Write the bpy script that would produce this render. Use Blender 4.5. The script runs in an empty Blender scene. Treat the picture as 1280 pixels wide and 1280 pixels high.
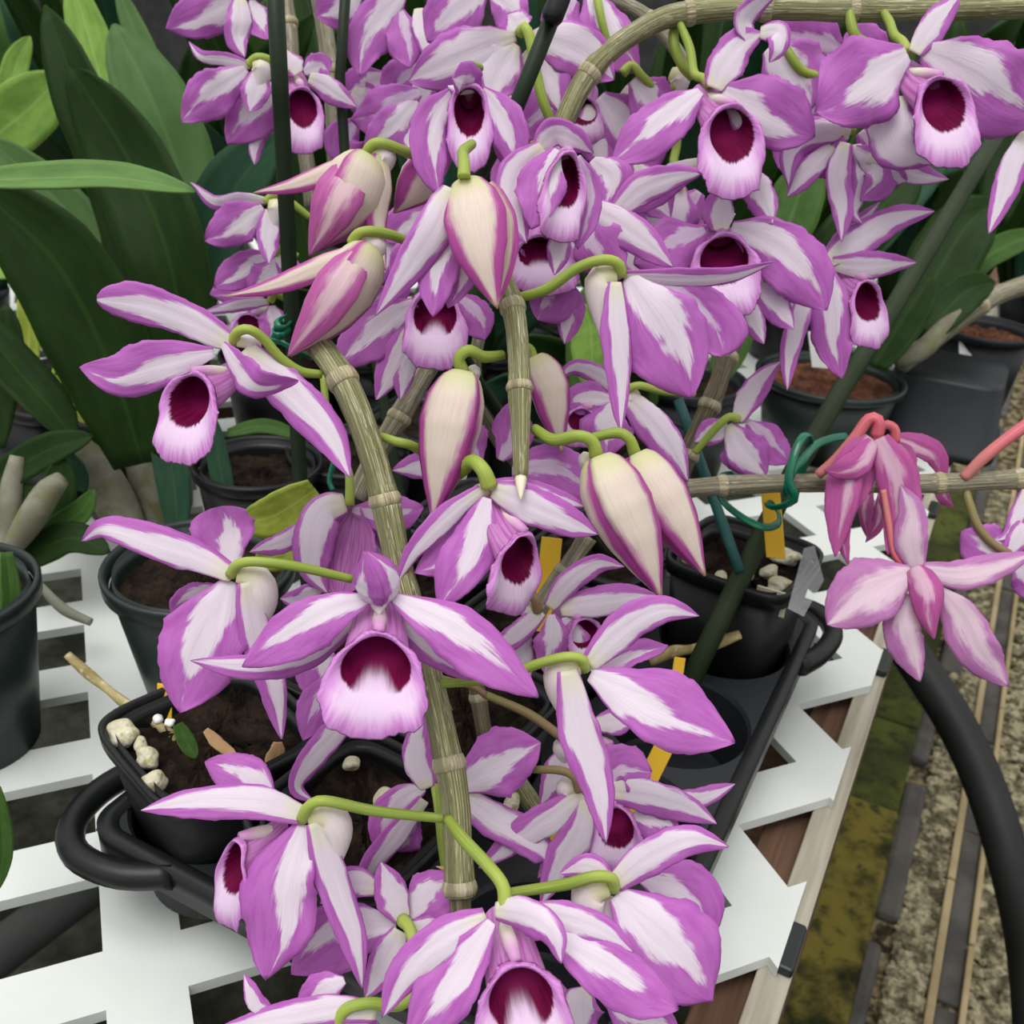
import bpy, math, random
import numpy as np
from mathutils import Vector, Matrix

SC = bpy.context.scene
COL = SC.collection
# ------------------------------------------------------------------ camera
FPX, CAM_Z = 1240.0, 0.38           # focal length in pixels of a 1280 px frame; height of the lens over the bench top
CAM = Vector((0.0, 0.0, CAM_Z))
_va = Vector((60 - 640, 640 + 47, -FPX)).normalized()      # vanishing directions of the two sets of lattice strips
_vb = Vector((3690 - 640, 640 - 170, -FPX)).normalized()
_up = _vb.cross(_va).normalized()
if _up.y < 0: _up = -_up
_fw = Vector((0, 0, -1)); _f = (_fw - _fw.dot(_up) * _up).normalized()
_r = _f.cross(_up)
ROT = Matrix((_r, _f, _up))
cam_data = bpy.data.cameras.new('camera'); cam = bpy.data.objects.new('camera', cam_data); COL.objects.link(cam)
cam.matrix_world = Matrix.Translation(CAM) @ ROT.to_4x4()
cam_data.sensor_width = 36; cam_data.lens = 36 * FPX / 1280
cam_data.clip_start = 0.01; cam_data.clip_end = 200
cam_data.dof.use_dof = True; cam_data.dof.focus_distance = 0.345; cam_data.dof.aperture_fstop = 24
SC.camera = cam
# ------------------------------------------------------------------ light: an overcast greenhouse roof
SC.view_settings.view_transform = 'Standard'; SC.view_settings.look = 'None'
SC.view_settings.exposure = 0.12; SC.view_settings.gamma = 1.0; SC.view_settings.use_curve_mapping = False
W = bpy.data.worlds.new('overcast'); SC.world = W; W.use_nodes = True
_n = W.node_tree.nodes; _l = W.node_tree.links
_bg = _n['Background']; _bg.inputs['Strength'].default_value = 0.95
_tc = _n.new('ShaderNodeTexCoord'); _sx = _n.new('ShaderNodeSeparateXYZ'); _cr = _n.new('ShaderNodeValToRGB')
_l.new(_tc.outputs['Generated'], _sx.inputs[0]); _mz = _n.new('ShaderNodeMath'); _mz.operation = 'MULTIPLY_ADD'; _mz.inputs[1].default_value = 0.5; _mz.inputs[2].default_value = 0.5; _l.new(_sx.outputs['Z'], _mz.inputs[0]); _l.new(_mz.outputs[0], _cr.inputs[0]); _l.new(_cr.outputs[0], _bg.inputs['Color'])
_cr.color_ramp.elements[0].position = 0.44; _cr.color_ramp.elements[0].color = (0.07, 0.08, 0.07, 1)
_e = _cr.color_ramp.elements.new(0.53); _e.color = (0.62, 0.64, 0.62, 1)
_cr.color_ramp.elements[2].position = 0.85; _cr.color_ramp.elements[2].color = (1.0, 1.0, 0.98, 1)
sun_d = bpy.data.lights.new('sun', 'SUN'); sun = bpy.data.objects.new('sun', sun_d); COL.objects.link(sun)
sun_d.energy = 1.9; sun_d.angle = math.radians(40); sun_d.color = (1.0, 0.985, 0.96)
sun.rotation_euler = (math.radians(16), math.radians(-10), 0)

def P(x, y, d):                       # the point at depth d (m) seen at pixel x, y
    return CAM + ROT @ Vector(((x - 640) / FPX * d, (640 - y) / FPX * d, -d))
def G(x, y, z=0.0):                   # the point of the level z seen at pixel x, y
    r = ROT @ Vector((x - 640, 640 - y, -FPX)); return CAM + r * ((z - CAM_Z) / r.z)
def pix(p):
    c = ROT.transposed() @ (Vector(p) - CAM); return (640 + FPX * c.x / -c.z, 640 - FPX * c.y / -c.z, -c.z)
def sm(a, b, x):
    t = min(1, max(0, (x - a) / (b - a))); return t * t * (3 - 2 * t)
# ------------------------------------------------------------------ materials
class NT:
    def __init__(s, name):
        s.m = bpy.data.materials.new(name); s.m.use_nodes = True; s.t = s.m.node_tree; s.t.nodes.clear()
        s.out = s.t.nodes.new('ShaderNodeOutputMaterial')
    def n(s, typ, **kw):
        n = s.t.nodes.new(typ)
        for k, v in kw.items():
            setattr(n, k, v)
        return n
    def k(s, a, b): s.t.links.new(a, b)
    def val(s, sock, v):
        if hasattr(v, 'node'): s.k(v, sock)
        else: sock.default_value = v
    def math(s, op, a, b=0.0, c=0.0, clamp=False):
        n = s.n('ShaderNodeMath', operation=op, use_clamp=clamp)
        for i, v in enumerate((a, b, c)): s.val(n.inputs[i], v)
        return n.outputs[0]
    def ss(s, a, b, x):                # smoothstep
        n = s.n('ShaderNodeMapRange', interpolation_type='SMOOTHSTEP')
        s.val(n.inputs['Value'], x); s.val(n.inputs['From Min'], a); s.val(n.inputs['From Max'], b)
        return n.outputs['Result']
    def mix(s, f, a, b):
        n = s.n('ShaderNodeMix', data_type='RGBA')
        s.val(n.inputs[0], f); s.val(n.inputs[6], a if hasattr(a, 'node') else (*a, 1)); s.val(n.inputs[7], b if hasattr(b, 'node') else (*b, 1))
        return n.outputs[2]
    def uv(s):
        n = s.n('ShaderNodeUVMap', uv_map='UVMap'); x = s.n('ShaderNodeSeparateXYZ'); s.k(n.outputs[0], x.inputs[0]); return x.outputs[0], x.outputs[1]
    def vec(s, x, y, z):
        n = s.n('ShaderNodeCombineXYZ')
        for i, v in enumerate((x, y, z)): s.val(n.inputs[i], v)
        return n.outputs[0]
    def rand(s, k=37.0):
        return s.math('MULTIPLY', s.n('ShaderNodeObjectInfo').outputs['Random'], k)
    def obj(s): return s.n('ShaderNodeTexCoord').outputs['Object']
    def noise(s, v, scale=1.0, detail=3.0, rough=0.55, dist=0.0):
        n = s.n('ShaderNodeTexNoise'); s.k(v, n.inputs['Vector']); n.inputs['Scale'].default_value = scale
        n.inputs['Detail'].default_value = detail; n.inputs['Roughness'].default_value = rough; n.inputs['Distortion'].default_value = dist
        return n.outputs['Fac']
    def bump(s, h, strength=0.3, dist=0.002):
        n = s.n('ShaderNodeBump'); s.k(h, n.inputs['Height']); n.inputs['Strength'].default_value = strength; n.inputs['Distance'].default_value = dist
        return n.outputs[0]
    def done(s, col, rough=0.5, nrm=None, spec=0.5, trans=0.0, tcol=None, coat=0.0, alpha=None):
        b = s.n('ShaderNodeBsdfPrincipled'); s.val(b.inputs['Base Color'], col if hasattr(col, 'node') else (*col, 1)); s.val(b.inputs['Roughness'], rough)
        b.inputs['Specular IOR Level'].default_value = spec; b.inputs['Coat Weight'].default_value = coat
        if nrm is not None: s.k(nrm, b.inputs['Normal'])
        sh = b.outputs[0]
        if trans:
            t = s.n('ShaderNodeBsdfTranslucent'); c = col if tcol is None else tcol
            s.val(t.inputs[0], c if hasattr(c, 'node') else (*c, 1)); m = s.n('ShaderNodeMixShader'); m.inputs[0].default_value = trans
            s.k(b.outputs[0], m.inputs[1]); s.k(t.outputs[0], m.inputs[2]); sh = m.outputs[0]
        if alpha is not None:
            t = s.n('ShaderNodeBsdfTransparent'); m = s.n('ShaderNodeMixShader'); m.inputs[0].default_value = alpha
            s.k(t.outputs[0], m.inputs[1]); s.k(sh, m.inputs[2]); sh = m.outputs[0]
        s.k(sh, s.out.inputs[0]); return s.m

MAT = {}
WHITE = (0.88, 0.80, 0.88); PURP = (0.61, 0.195, 0.62); PURP2 = (0.53, 0.125, 0.54); CREAM = (0.88, 0.78, 0.68); MAG = (0.58, 0.10, 0.42)
def petal_mat(name, white, purple, purple2, w0, w1, wpow, amp, soft, tip=None, vein=0.25, base=None):
    t = NT(name); u, v = t.uv(); r = t.rand()
    r2 = t.math('FRACT', t.math('MULTIPLY', r, 3.7)); off = t.math('ADD', 0.5, t.math('MULTIPLY', t.math('SUBTRACT', r2, 0.5), 0.30))
    c = t.math('MULTIPLY', t.math('ABSOLUTE', t.math('SUBTRACT', u, off)), 2.0)
    blot = t.noise(t.vec(t.math('MULTIPLY', u, 2.2), t.math('MULTIPLY', v, 2.6), t.math('ADD', r, 5.0)), 1.7, 2, 0.5)
    wz = t.math('SUBTRACT', w0, t.math('MULTIPLY', w1, t.math('POWER', v, wpow)))
    st = t.noise(t.vec(t.math('MULTIPLY', u, 5.0), t.math('MULTIPLY', t.math('SUBTRACT', v, t.math('MULTIPLY', c, 0.28)), 2.6), r), 1.6, 4, 0.62)
    fine = t.noise(t.vec(t.math('MULTIPLY', t.math('SUBTRACT', u, t.math('MULTIPLY', v, 0.0)), 26.0), t.math('SUBTRACT', t.math('MULTIPLY', v, 2.2), t.math('MULTIPLY', c, 1.3)), r), 1.6, 3, 0.6)
    d = t.math('ADD', t.math('SUBTRACT', c, wz), t.math('MULTIPLY', t.math('SUBTRACT', st, 0.5), amp * 2.0))
    d = t.math('ADD', d, t.math('ADD', t.math('MULTIPLY', t.math('SUBTRACT', fine, 0.5), amp * 1.5), t.math('MULTIPLY', t.math('SUBTRACT', blot, 0.5), amp * 2.6)))
    m = t.ss(-soft, soft, d)
    pc = t.mix(t.ss(0.35, 0.75, st), purple, purple2)
    ev = t.math('MULTIPLY', t.ss(0.5, 0.72, fine), vein)
    pc = t.mix(ev, pc, tuple(x * 0.72 for x in purple2))
    wc = t.mix(t.math('MULTIPLY', t.ss(0.42, 0.75, fine), 0.38), white, tuple(0.6 * a + 0.4 * b for a, b in zip(white, purple)))
    if base: wc = t.mix(t.ss(0.22, 0.0, v), wc, base)
    col = t.mix(m, wc, pc)
    if tip: col = t.mix(t.ss(0.9, 1.0, v), col, tip)
    return t.done(col, 0.5, t.bump(t.math('ADD', fine, st), 0.22, 0.0007), 0.25, 0.34)
MAT['P'] = petal_mat('petal_tissue', WHITE, PURP, PURP2, 0.80, 0.92, 1.0, 0.20, 0.09)
MAT['S'] = petal_mat('sepal_tissue', WHITE, PURP, PURP2, 0.80, 0.56, 1.7, 0.17, 0.09, base=(0.86, 0.83, 0.70))
MAT['B'] = petal_mat('bud_tissue', CREAM, MAG, (0.5, 0.09, 0.40), 0.80, 0.55, 1.6, 0.11, 0.15, tip=(0.62, 0.40, 0.28), vein=0.1, base=(0.74, 0.74, 0.42))
MAT['F'] = petal_mat('purple_petal_tissue', (0.80, 0.64, 0.82), PURP, PURP2, 0.55, 0.62, 0.8, 0.2, 0.08)
MAT['K'] = petal_mat('wilted_petal_tissue', (0.78, 0.52, 0.66), (0.60, 0.13, 0.40), (0.50, 0.10, 0.36), 0.62, 0.75, 0.9, 0.26, 0.2, vein=0.45)
MAT['KB'] = petal_mat('opening_bud_tissue', (0.86, 0.64, 0.70), (0.64, 0.17, 0.47), (0.56, 0.12, 0.42), 0.62, 0.6, 1.0, 0.2, 0.22, vein=0.3, base=(0.84, 0.74, 0.60))
MAT['W'] = petal_mat('aging_petal_tissue', (0.86, 0.68, 0.78), (0.62, 0.26, 0.56), (0.55, 0.2, 0.5), 0.78, 0.6, 1.0, 0.22, 0.2, vein=0.5)

def lip_mat(name, split):
    t = NT(name); u, v = t.uv(); r = t.rand()          # u round the mouth (0 and 1 at the lower lobe), v from throat to rim
    cu = t.math('COSINE', t.math('MULTIPLY', u, 2 * math.pi))
    hf = t.noise(t.vec(t.math('MULTIPLY', u, 60.0), t.math('MULTIPLY', v, 3.0), r), 1.0, 3, 0.6)
    lf = t.noise(t.vec(t.math('MULTIPLY', cu, 1.6), t.math('MULTIPLY', v, 3.0), t.math('ADD', r, t.math('SINE', t.math('MULTIPLY', u, 2 * math.pi)))), 1.5, 2, 0.5)
    edge = t.math('ADD', 0.635, t.math('ADD', t.math('MULTIPLY', t.math('SUBTRACT', hf, 0.5), 0.10), t.math('MULTIPLY', t.math('SUBTRACT', lf, 0.5), 0.08)))
    edge = t.math('ADD', edge, t.math('MULTIPLY', t.ss(0.2, 1.0, cu), 0.03))
    dark = t.ss(0.02, -0.03, t.math('SUBTRACT', v, edge))
    if split:
        fork = t.math('MULTIPLY', t.ss(0.80, 0.97, t.math('ADD', cu, t.math('ADD', t.math('MULTIPLY', t.math('SUBTRACT', hf, 0.5), 0.12), t.math('MULTIPLY', t.math('SUBTRACT', v, 0.62), 0.5)))), t.ss(0.25, 0.5, v))
        dark = t.math('MULTIPLY', dark, t.math('SUBTRACT', 1.0, fork))
    low = t.math('ADD', cu, t.math('ADD', t.math('MULTIPLY', t.math('SUBTRACT', hf, 0.5), 0.9), t.math('MULTIPLY', t.math('SUBTRACT', lf, 0.5), 0.9)))
    wh = t.math('MULTIPLY', t.ss(-0.15, 0.85, low), t.ss(0.99, 0.80, t.math('ADD', v, t.math('MULTIPLY', t.math('SUBTRACT', hf, 0.5), 0.16))))
    col = t.mix(wh, t.mix(t.ss(0.35, 0.65, hf), (0.66, 0.30, 0.68), (0.58, 0.20, 0.58)), (0.76, 0.57, 0.78))
    col = t.mix(t.math('MULTIPLY', t.ss(0.60, 0.0, t.math('ABSOLUTE', t.math('SUBTRACT', v, t.math('ADD', edge, 0.04)))), 0.0), col, (0.5, 0.1, 0.4))
    dk = t.mix(t.ss(0.3, 0.7, hf), (0.15, 0.0, 0.045), (0.085, 0.0, 0.025))
    dk = t.mix(t.ss(0.45, 0.15, v), dk, (0.30, 0.01, 0.12))
    return t.done(t.mix(dark, col, dk), 0.65, t.bump(hf, 0.35, 0.0007), 0.12, 0.12)
MAT['lip'] = lip_mat('lip_inside', False); MAT['lip_split'] = lip_mat('lip_inside_forked', True)
def lip_out():
    t = NT('lip_outside'); u, v = t.uv(); r = t.rand()
    hf = t.noise(t.vec(t.math('MULTIPLY', u, 40.0), t.math('MULTIPLY', v, 2.0), r), 1.0, 3, 0.6)
    col = t.mix(t.ss(0.35, 0.7, hf), (0.62, 0.27, 0.60), (0.48, 0.10, 0.42))
    return t.done(col, 0.5, t.bump(hf, 0.25, 0.0006), 0.25, 0.25)
MAT['lip_out'] = lip_out()
def ramp_mat(name, c0, c1, p0=0.0, p1=1.0, streak=None, rough=0.45, trans=0.15, amp=0.25, us=14):
    t = NT(name); u, v = t.uv(); r = t.rand()
    n = t.noise(t.vec(t.math('MULTIPLY', t.math('SINE', t.math('MULTIPLY', u, 2 * math.pi)), us * .3), t.math('MULTIPLY', v, 1.5), t.math('ADD', r, t.math('MULTIPLY', t.math('COSINE', t.math('MULTIPLY', u, 2 * math.pi)), us * .3))), 1.5, 3, 0.5)
    col = t.mix(t.ss(p0, p1, v), c0, c1)
    if streak: col = t.mix(t.math('MULTIPLY', t.ss(0.48, 0.7, n), amp * 2), col, streak)
    return t.done(col, rough, t.bump(n, 0.15, 0.0005), 0.35, trans)
MAT['pedicel'] = ramp_mat('green_pedicel', (0.42, 0.52, 0.09), (0.27, 0.36, 0.05), 0.0, 0.5, (0.5, 0.58, 0.2))
MAT['pedicel_brown'] = ramp_mat('bronze_pedicel', (0.30, 0.20, 0.11), (0.24, 0.22, 0.07), 0, 1, (0.36, 0.22, 0.15))
MAT['pedicel_red'] = ramp_mat('red_pedicel', (0.74, 0.13, 0.19), (0.62, 0.22, 0.20), 0, 1, (0.8, 0.35, 0.35))
MAT['mentum'] = ramp_mat('cream_spur', (0.76, 0.74, 0.40), (0.86, 0.76, 0.78), 0.0, 0.42, (0.78, 0.6, 0.72), 0.5, 0.2, 0.2)
MAT['column'] = ramp_mat('column_tissue', (0.85, 0.82, 0.66), (0.66, 0.3, 0.6), 0.3, 1.0)

def cane_mat(name, a, b, c, moss=0.3):
    t = NT(name); u, v = t.uv(); r = t.rand()
    cu = t.math('COSINE', t.math('MULTIPLY', u, 2 * math.pi)); su = t.math('SINE', t.math('MULTIPLY', u, 2 * math.pi))
    st = t.noise(t.vec(t.math('MULTIPLY', cu, 7.0), t.math('MULTIPLY', su, 7.0), t.math('ADD', r, t.math('MULTIPLY', v, 1.3))), 1.0, 2, 0.5, 0.2)
    ln = t.noise(t.vec(t.math('MULTIPLY', cu, 5.0), t.math('MULTIPLY', su, 5.0), t.math('ADD', t.math('MULTIPLY', r, 2.0), t.math('MULTIPLY', v, 2.4))), 1.0, 2, 0.5, 0.6)
    bl = t.noise(t.vec(t.math('MULTIPLY', cu, 1.5), t.math('MULTIPLY', su, 1.5), t.math('ADD', r, t.math('MULTIPLY', v, 30.0))), 1.0, 3, 0.6)
    col = t.mix(t.ss(0.40, 0.60, st), a, b)
    line = t.ss(0.030, 0.008, t.math('ABSOLUTE', t.math('SUBTRACT', ln, 0.5)))
    line2 = t.ss(0.020, 0.006, t.math('ABSOLUTE', t.math('SUBTRACT', st, 0.55)))
    col = t.mix(t.math('MULTIPLY', t.math('MAXIMUM', line, line2), 0.85), col, c)
    col = t.mix(t.math('MULTIPLY', t.ss(0.5, 0.7, bl), moss), col, (0.12, 0.11, 0.04))
    return t.done(col, 0.5, t.bump(t.math('ADD', st, line), 0.7, 0.0012), 0.35)
MAT['cane'] = cane_mat('striated_cane', (0.15, 0.145, 0.05), (0.25, 0.24, 0.10), (0.62, 0.60, 0.42))
MAT['cane_grey'] = cane_mat('grey_cane', (0.17, 0.15, 0.09), (0.29, 0.26, 0.17), (0.55, 0.52, 0.42), 0.35)
MAT['cane_old'] = cane_mat('old_cane', (0.09, 0.07, 0.035), (0.17, 0.135, 0.08), (0.36, 0.31, 0.22), 0.5)
MAT['node'] = cane_mat('papery_node', (0.33, 0.28, 0.15), (0.46, 0.40, 0.25), (0.66, 0.62, 0.48), 0.3)
def speckle(name, cols, scales=(40, 160), rough=0.7, bump=0.4, bd=0.002, spec=0.3, lo=0.35, hi=0.65, coat=0.0):
    t = NT(name); o = t.obj(); a = t.noise(o, scales[0], 5, 0.6); b = t.noise(o, scales[1], 3, 0.6)
    col = t.mix(t.ss(lo, hi, a), cols[0], cols[1])
    if len(cols) > 2: col = t.mix(t.ss(0.5, 0.68, b), col, cols[2])
    return t.done(col, rough, t.bump(t.math('ADD', a, b), bump, bd), spec, coat=coat)
MAT['black_plastic'] = speckle('black_plastic', [(0.004, 0.0045, 0.005), (0.009, 0.010, 0.011)], (12, 200), 0.40, 0.06, 0.001, 0.35)
MAT['grey_plastic'] = speckle('dark_grey_plastic', [(0.010, 0.012, 0.015), (0.017, 0.019, 0.023)], (9, 120), 0.5, 0.08, 0.001, 0.35)
MAT['green_plastic'] = speckle('dark_green_plastic', [(0.006, 0.013, 0.011), (0.010, 0.018, 0.015)], (12, 100), 0.42, 0.06, 0.001, 0.5)
MAT['soil'] = speckle('potting_bark', [(0.007, 0.005, 0.004), (0.030, 0.019, 0.013), (0.013, 0.010, 0.007)], (70, 190), 0.95, 1.0, 0.004, 0.1)
MAT['bark_red'] = speckle('reddish_bark', [(0.06, 0.025, 0.015), (0.19, 0.075, 0.045), (0.1, 0.05, 0.03)], (70, 190), 0.95, 1.0, 0.004, 0.1)
MAT['papery'] = speckle('grey_papery_sheath', [(0.15, 0.145, 0.10), (0.27, 0.26, 0.20), (0.17, 0.17, 0.08)], (28, 70), 0.7, 0.3, 0.001, 0.2)
MAT['stone'] = speckle('pumice', [(0.50, 0.46, 0.30), (0.74, 0.72, 0.60), (0.36, 0.32, 0.14)], (60, 140), 0.9, 0.7, 0.003, 0.1)
MAT['white_pvc'] = speckle('white_lattice_vinyl', [(0.63, 0.66, 0.63), (0.68, 0.71, 0.68)], (9, 70), 0.45, 0.05, 0.001, 0.4)
MAT['stake'] = speckle('green_stake_coating', [(0.008, 0.017, 0.006), (0.013, 0.025, 0.010)], (25, 200), 0.5, 0.15, 0.001, 0.25)
MAT['stake_olive'] = speckle('olive_stake_coating', [(0.018, 0.031, 0.012), (0.028, 0.042, 0.018)], (25, 200), 0.55, 0.15, 0.001, 0.2)
MAT['stake_blue'] = speckle('teal_stake_coating', [(0.01, 0.08, 0.08), (0.015, 0.11, 0.10)], (25, 200), 0.5, 0.15, 0.001, 0.4)
MAT['tie'] = speckle('green_twist_tie', [(0.0, 0.10, 0.055), (0.0, 0.16, 0.085)], (60, 260), 0.3, 0.2, 0.0006, 0.6)
MAT['tag'] = speckle('yellow_tag', [(0.72, 0.42, 0.02), (0.78, 0.50, 0.04)], (20, 90), 0.5, 0.05, 0.001)
MAT['tag_white'] = speckle('white_tag', [(0.75, 0.76, 0.72), (0.8, 0.8, 0.78)], (20, 90), 0.5, 0.05, 0.001)
MAT['tape'] = speckle('cream_tape', [(0.66, 0.58, 0.42), (0.74, 0.68, 0.54)], (40, 120), 0.7, 0.2, 0.001)
MAT['rubber'] = speckle('hose_rubber', [(0.006, 0.006, 0.006), (0.012, 0.012, 0.012)], (14, 90), 0.55, 0.1, 0.001, 0.4)
MAT['pipe'] = speckle('grey_pipe', [(0.028, 0.030, 0.029), (0.045, 0.047, 0.045)], (8, 60), 0.6, 0.1, 0.001)
MAT['moss'] = speckle('mossy_timber', [(0.012, 0.014, 0.006), (0.13, 0.105, 0.022), (0.035, 0.036, 0.012)], (9, 40), 0.95, 0.5, 0.004, 0.1, 0.42, 0.60)
MAT['moss_green'] = speckle('green_moss', [(0.022, 0.026, 0.010), (0.060, 0.070, 0.015), (0.022, 0.024, 0.010)], (7, 45), 0.95, 0.5, 0.004, 0.1)
MAT['paver'] = speckle('grey_paver', [(0.05, 0.047, 0.043), (0.085, 0.078, 0.07)], (16, 90), 0.85, 0.4, 0.002, 0.2)
MAT['concrete'] = speckle('aggregate_concrete', [(0.022, 0.018, 0.010), (0.22, 0.18, 0.10), (0.05, 0.04, 0.022)], (42, 110), 0.9, 0.9, 0.006, 0.15, 0.42, 0.58)
MAT['edging'] = speckle('tan_edging', [(0.24, 0.19, 0.10), (0.34, 0.27, 0.155)], (12, 60), 0.85, 0.3, 0.002, 0.2)
MAT['ground'] = speckle('shade_darkened_ground', [(0.008, 0.009, 0.006), (0.034, 0.035, 0.026), (0.018, 0.020, 0.012)], (11, 45), 0.95, 0.8, 0.006, 0.1)  # soil colour kept extra dark to paint in the shade under the bench
MAT['gravel'] = speckle('gravel_stone', [(0.05, 0.045, 0.025), (0.34, 0.30, 0.19), (0.07, 0.06, 0.035)], (55, 90), 0.9, 0.3, 0.002, 0.2)
MAT['dry_leaf'] = speckle('dry_leaf', [(0.42, 0.25, 0.12), (0.58, 0.40, 0.22)], (30, 120), 0.7, 0.3, 0.001)
MAT['twig'] = speckle('dry_twig', [(0.20, 0.15, 0.05), (0.38, 0.31, 0.14), (0.5, 0.45, 0.3)], (60, 150), 0.8, 0.5, 0.001)
MAT['root'] = speckle('aerial_root', [(0.20, 0.21, 0.16), (0.34, 0.34, 0.27)], (40, 120), 0.8, 0.3, 0.001)
def wood(name, a, b):
    t = NT(name); m0 = t.n('ShaderNodeMapping'); t.k(t.obj(), m0.inputs[0]); m0.inputs['Rotation'].default_value = (0, 0, -math.radians(63.95)); m = t.n('ShaderNodeMapping'); t.k(m0.outputs[0], m.inputs[0]); m.inputs['Scale'].default_value = (5, 90, 90)
    n = t.noise(m.outputs[0], 1.5, 4, 0.6); return t.done(t.mix(t.ss(0.3, 0.7, n), a, b), 0.8, t.bump(n, 0.4, 0.001), 0.2)
MAT['rail'] = wood('weathered_timber', (0.27, 0.245, 0.19), (0.41, 0.38, 0.31))
MAT['rail_brown'] = wood('brown_timber', (0.085, 0.045, 0.028), (0.16, 0.09, 0.058))
def leaf_mat(name, a, b, mid, rough=0.52):
    t = NT(name); u, v = t.uv(); r = t.rand()
    c = t.math('MULTIPLY', t.math('ABSOLUTE', t.math('SUBTRACT', u, 0.5)), 2.0)
    n = t.noise(t.vec(t.math('MULTIPLY', u, 3.0), t.math('MULTIPLY', v, 4.0), r), 1.2, 3, 0.6)
    f = t.noise(t.vec(t.math('MULTIPLY', u, 60.0), t.math('MULTIPLY', v, 2.0), r), 1.0, 2, 0.5)
    col = t.mix(t.ss(0.3, 0.7, n), a, b); col = t.mix(t.math('MULTIPLY', t.ss(0.09, 0.0, c), 0.55), col, mid)
    col = t.mix(t.math('MULTIPLY', t.ss(0.5, 0.75, f), 0.12), col, mid)
    col = t.mix(t.math('MULTIPLY', t.ss(0.93, 1.0, c), 0.5), col, mid)
    return t.done(col, rough, t.bump(f, 0.1, 0.0006), 0.12, 0.10, mid)
MAT['leaf_dark'] = leaf_mat('dark_leaf', (0.009, 0.027, 0.004), (0.015, 0.041, 0.006), (0.03, 0.07, 0.010))
MAT['leaf_mid'] = leaf_mat('mid_leaf', (0.035, 0.085, 0.016), (0.055, 0.12, 0.024), (0.10, 0.19, 0.04))
MAT['leaf_light'] = leaf_mat('light_leaf', (0.14, 0.26, 0.045), (0.22, 0.37, 0.07), (0.30, 0.46, 0.12))
MAT['leaf_grey'] = leaf_mat('greyish_leaf', (0.065, 0.135, 0.042), (0.09, 0.17, 0.055), (0.12, 0.21, 0.07))
MAT['leaf_blue'] = leaf_mat('bluish_leaf', (0.016, 0.053, 0.028), (0.025, 0.072, 0.037), (0.04, 0.10, 0.042))
MAT['leaf_yellow'] = leaf_mat('yellowing_leaf', (0.20, 0.26, 0.03), (0.32, 0.37, 0.06), (0.42, 0.45, 0.12))
MAT['leaf_soft'] = leaf_mat('soft_green_leaf', (0.10, 0.20, 0.055), (0.14, 0.255, 0.075), (0.20, 0.34, 0.10))
def clear_mat():
    t = NT('clear_plastic_film'); return t.done((0.75, 0.78, 0.8), 0.25, None, 0.6, alpha=0.16)
MAT['film'] = clear_mat()
# ------------------------------------------------------------------ helpers
def tag(o, label=None, cat=None, group=None, kind=None):
    for k, v in (('label', label), ('category', cat), ('group', group), ('kind', kind)):
        if v: o[k] = v
    return o
def mesh_obj(name, V, F, mats, parent=None, UV=None, MI=None, smooth=True, origin=None):
    me = bpy.data.meshes.new(name)
    V = [Vector(v) for v in V]
    base = origin if origin is not None else (parent.matrix_world.translation if parent is not None and parent.type == 'EMPTY' else None)
    loc = Vector(base) if base is not None else Vector((0, 0, 0))
    for k in ():
        pass
    o = bpy.data.objects.new(name, me); COL.objects.link(o)
    if parent is not None:
        o.parent = parent
        loc = WORLD.get(parent.name, Vector((0, 0, 0)))
    elif origin is not None:
        o.location = loc
    WORLD[o.name] = loc
    me.from_pydata([tuple(v - loc) for v in V], [], F)
    if not isinstance(mats, (list, tuple)): mats = [mats]
    for m in mats: me.materials.append(MAT[m] if isinstance(m, str) else m)
    if UV is not None:
        ul = me.uv_layers.new(name='UVMap'); idx = np.empty(len(me.loops), dtype=np.int32); me.loops.foreach_get('vertex_index', idx)
        ul.data.foreach_set('uv', np.asarray(UV, dtype=np.float32)[idx].ravel())
    if MI is not None: me.polygons.foreach_set('material_index', np.asarray(MI, dtype=np.int32))
    if smooth: me.polygons.foreach_set('use_smooth', np.ones(len(F), dtype=bool))
    me.update(); return o
WORLD = {}
def empty(name, loc, label, cat, group=None):
    o = bpy.data.objects.new(name, None); COL.objects.link(o); o.location = loc; o.empty_display_size = 0.01; WORLD[o.name] = Vector(loc)
    return tag(o, label, cat, group)
def crom(pts, n):                      # Catmull-Rom through points of any dimension
    p = [np.asarray(q, dtype=float) for q in pts]
    p = [2 * p[0] - p[1]] + p + [2 * p[-1] - p[-2]]
    m = len(p) - 3; out = []
    for i in range(n):
        t = i / (n - 1) * m; k = min(int(t), m - 1); t -= k
        a, b, c, d = p[k:k + 4]
        out.append(0.5 * (2 * b + (c - a) * t + (2 * a - 5 * b + 4 * c - d) * t * t + (3 * b - a - 3 * c + d) * t ** 3))
    return out
def even(pts, n):                      # the same, evenly spaced along its length
    q = np.array(crom(pts, max(60, n * 3))); L = np.r_[0, np.cumsum(np.linalg.norm(np.diff(q[:, :3], axis=0), axis=1))]
    t = np.linspace(0, L[-1], n); return [np.array([np.interp(a, L, q[:, k]) for k in range(q.shape[1])]) for a in t]
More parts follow.
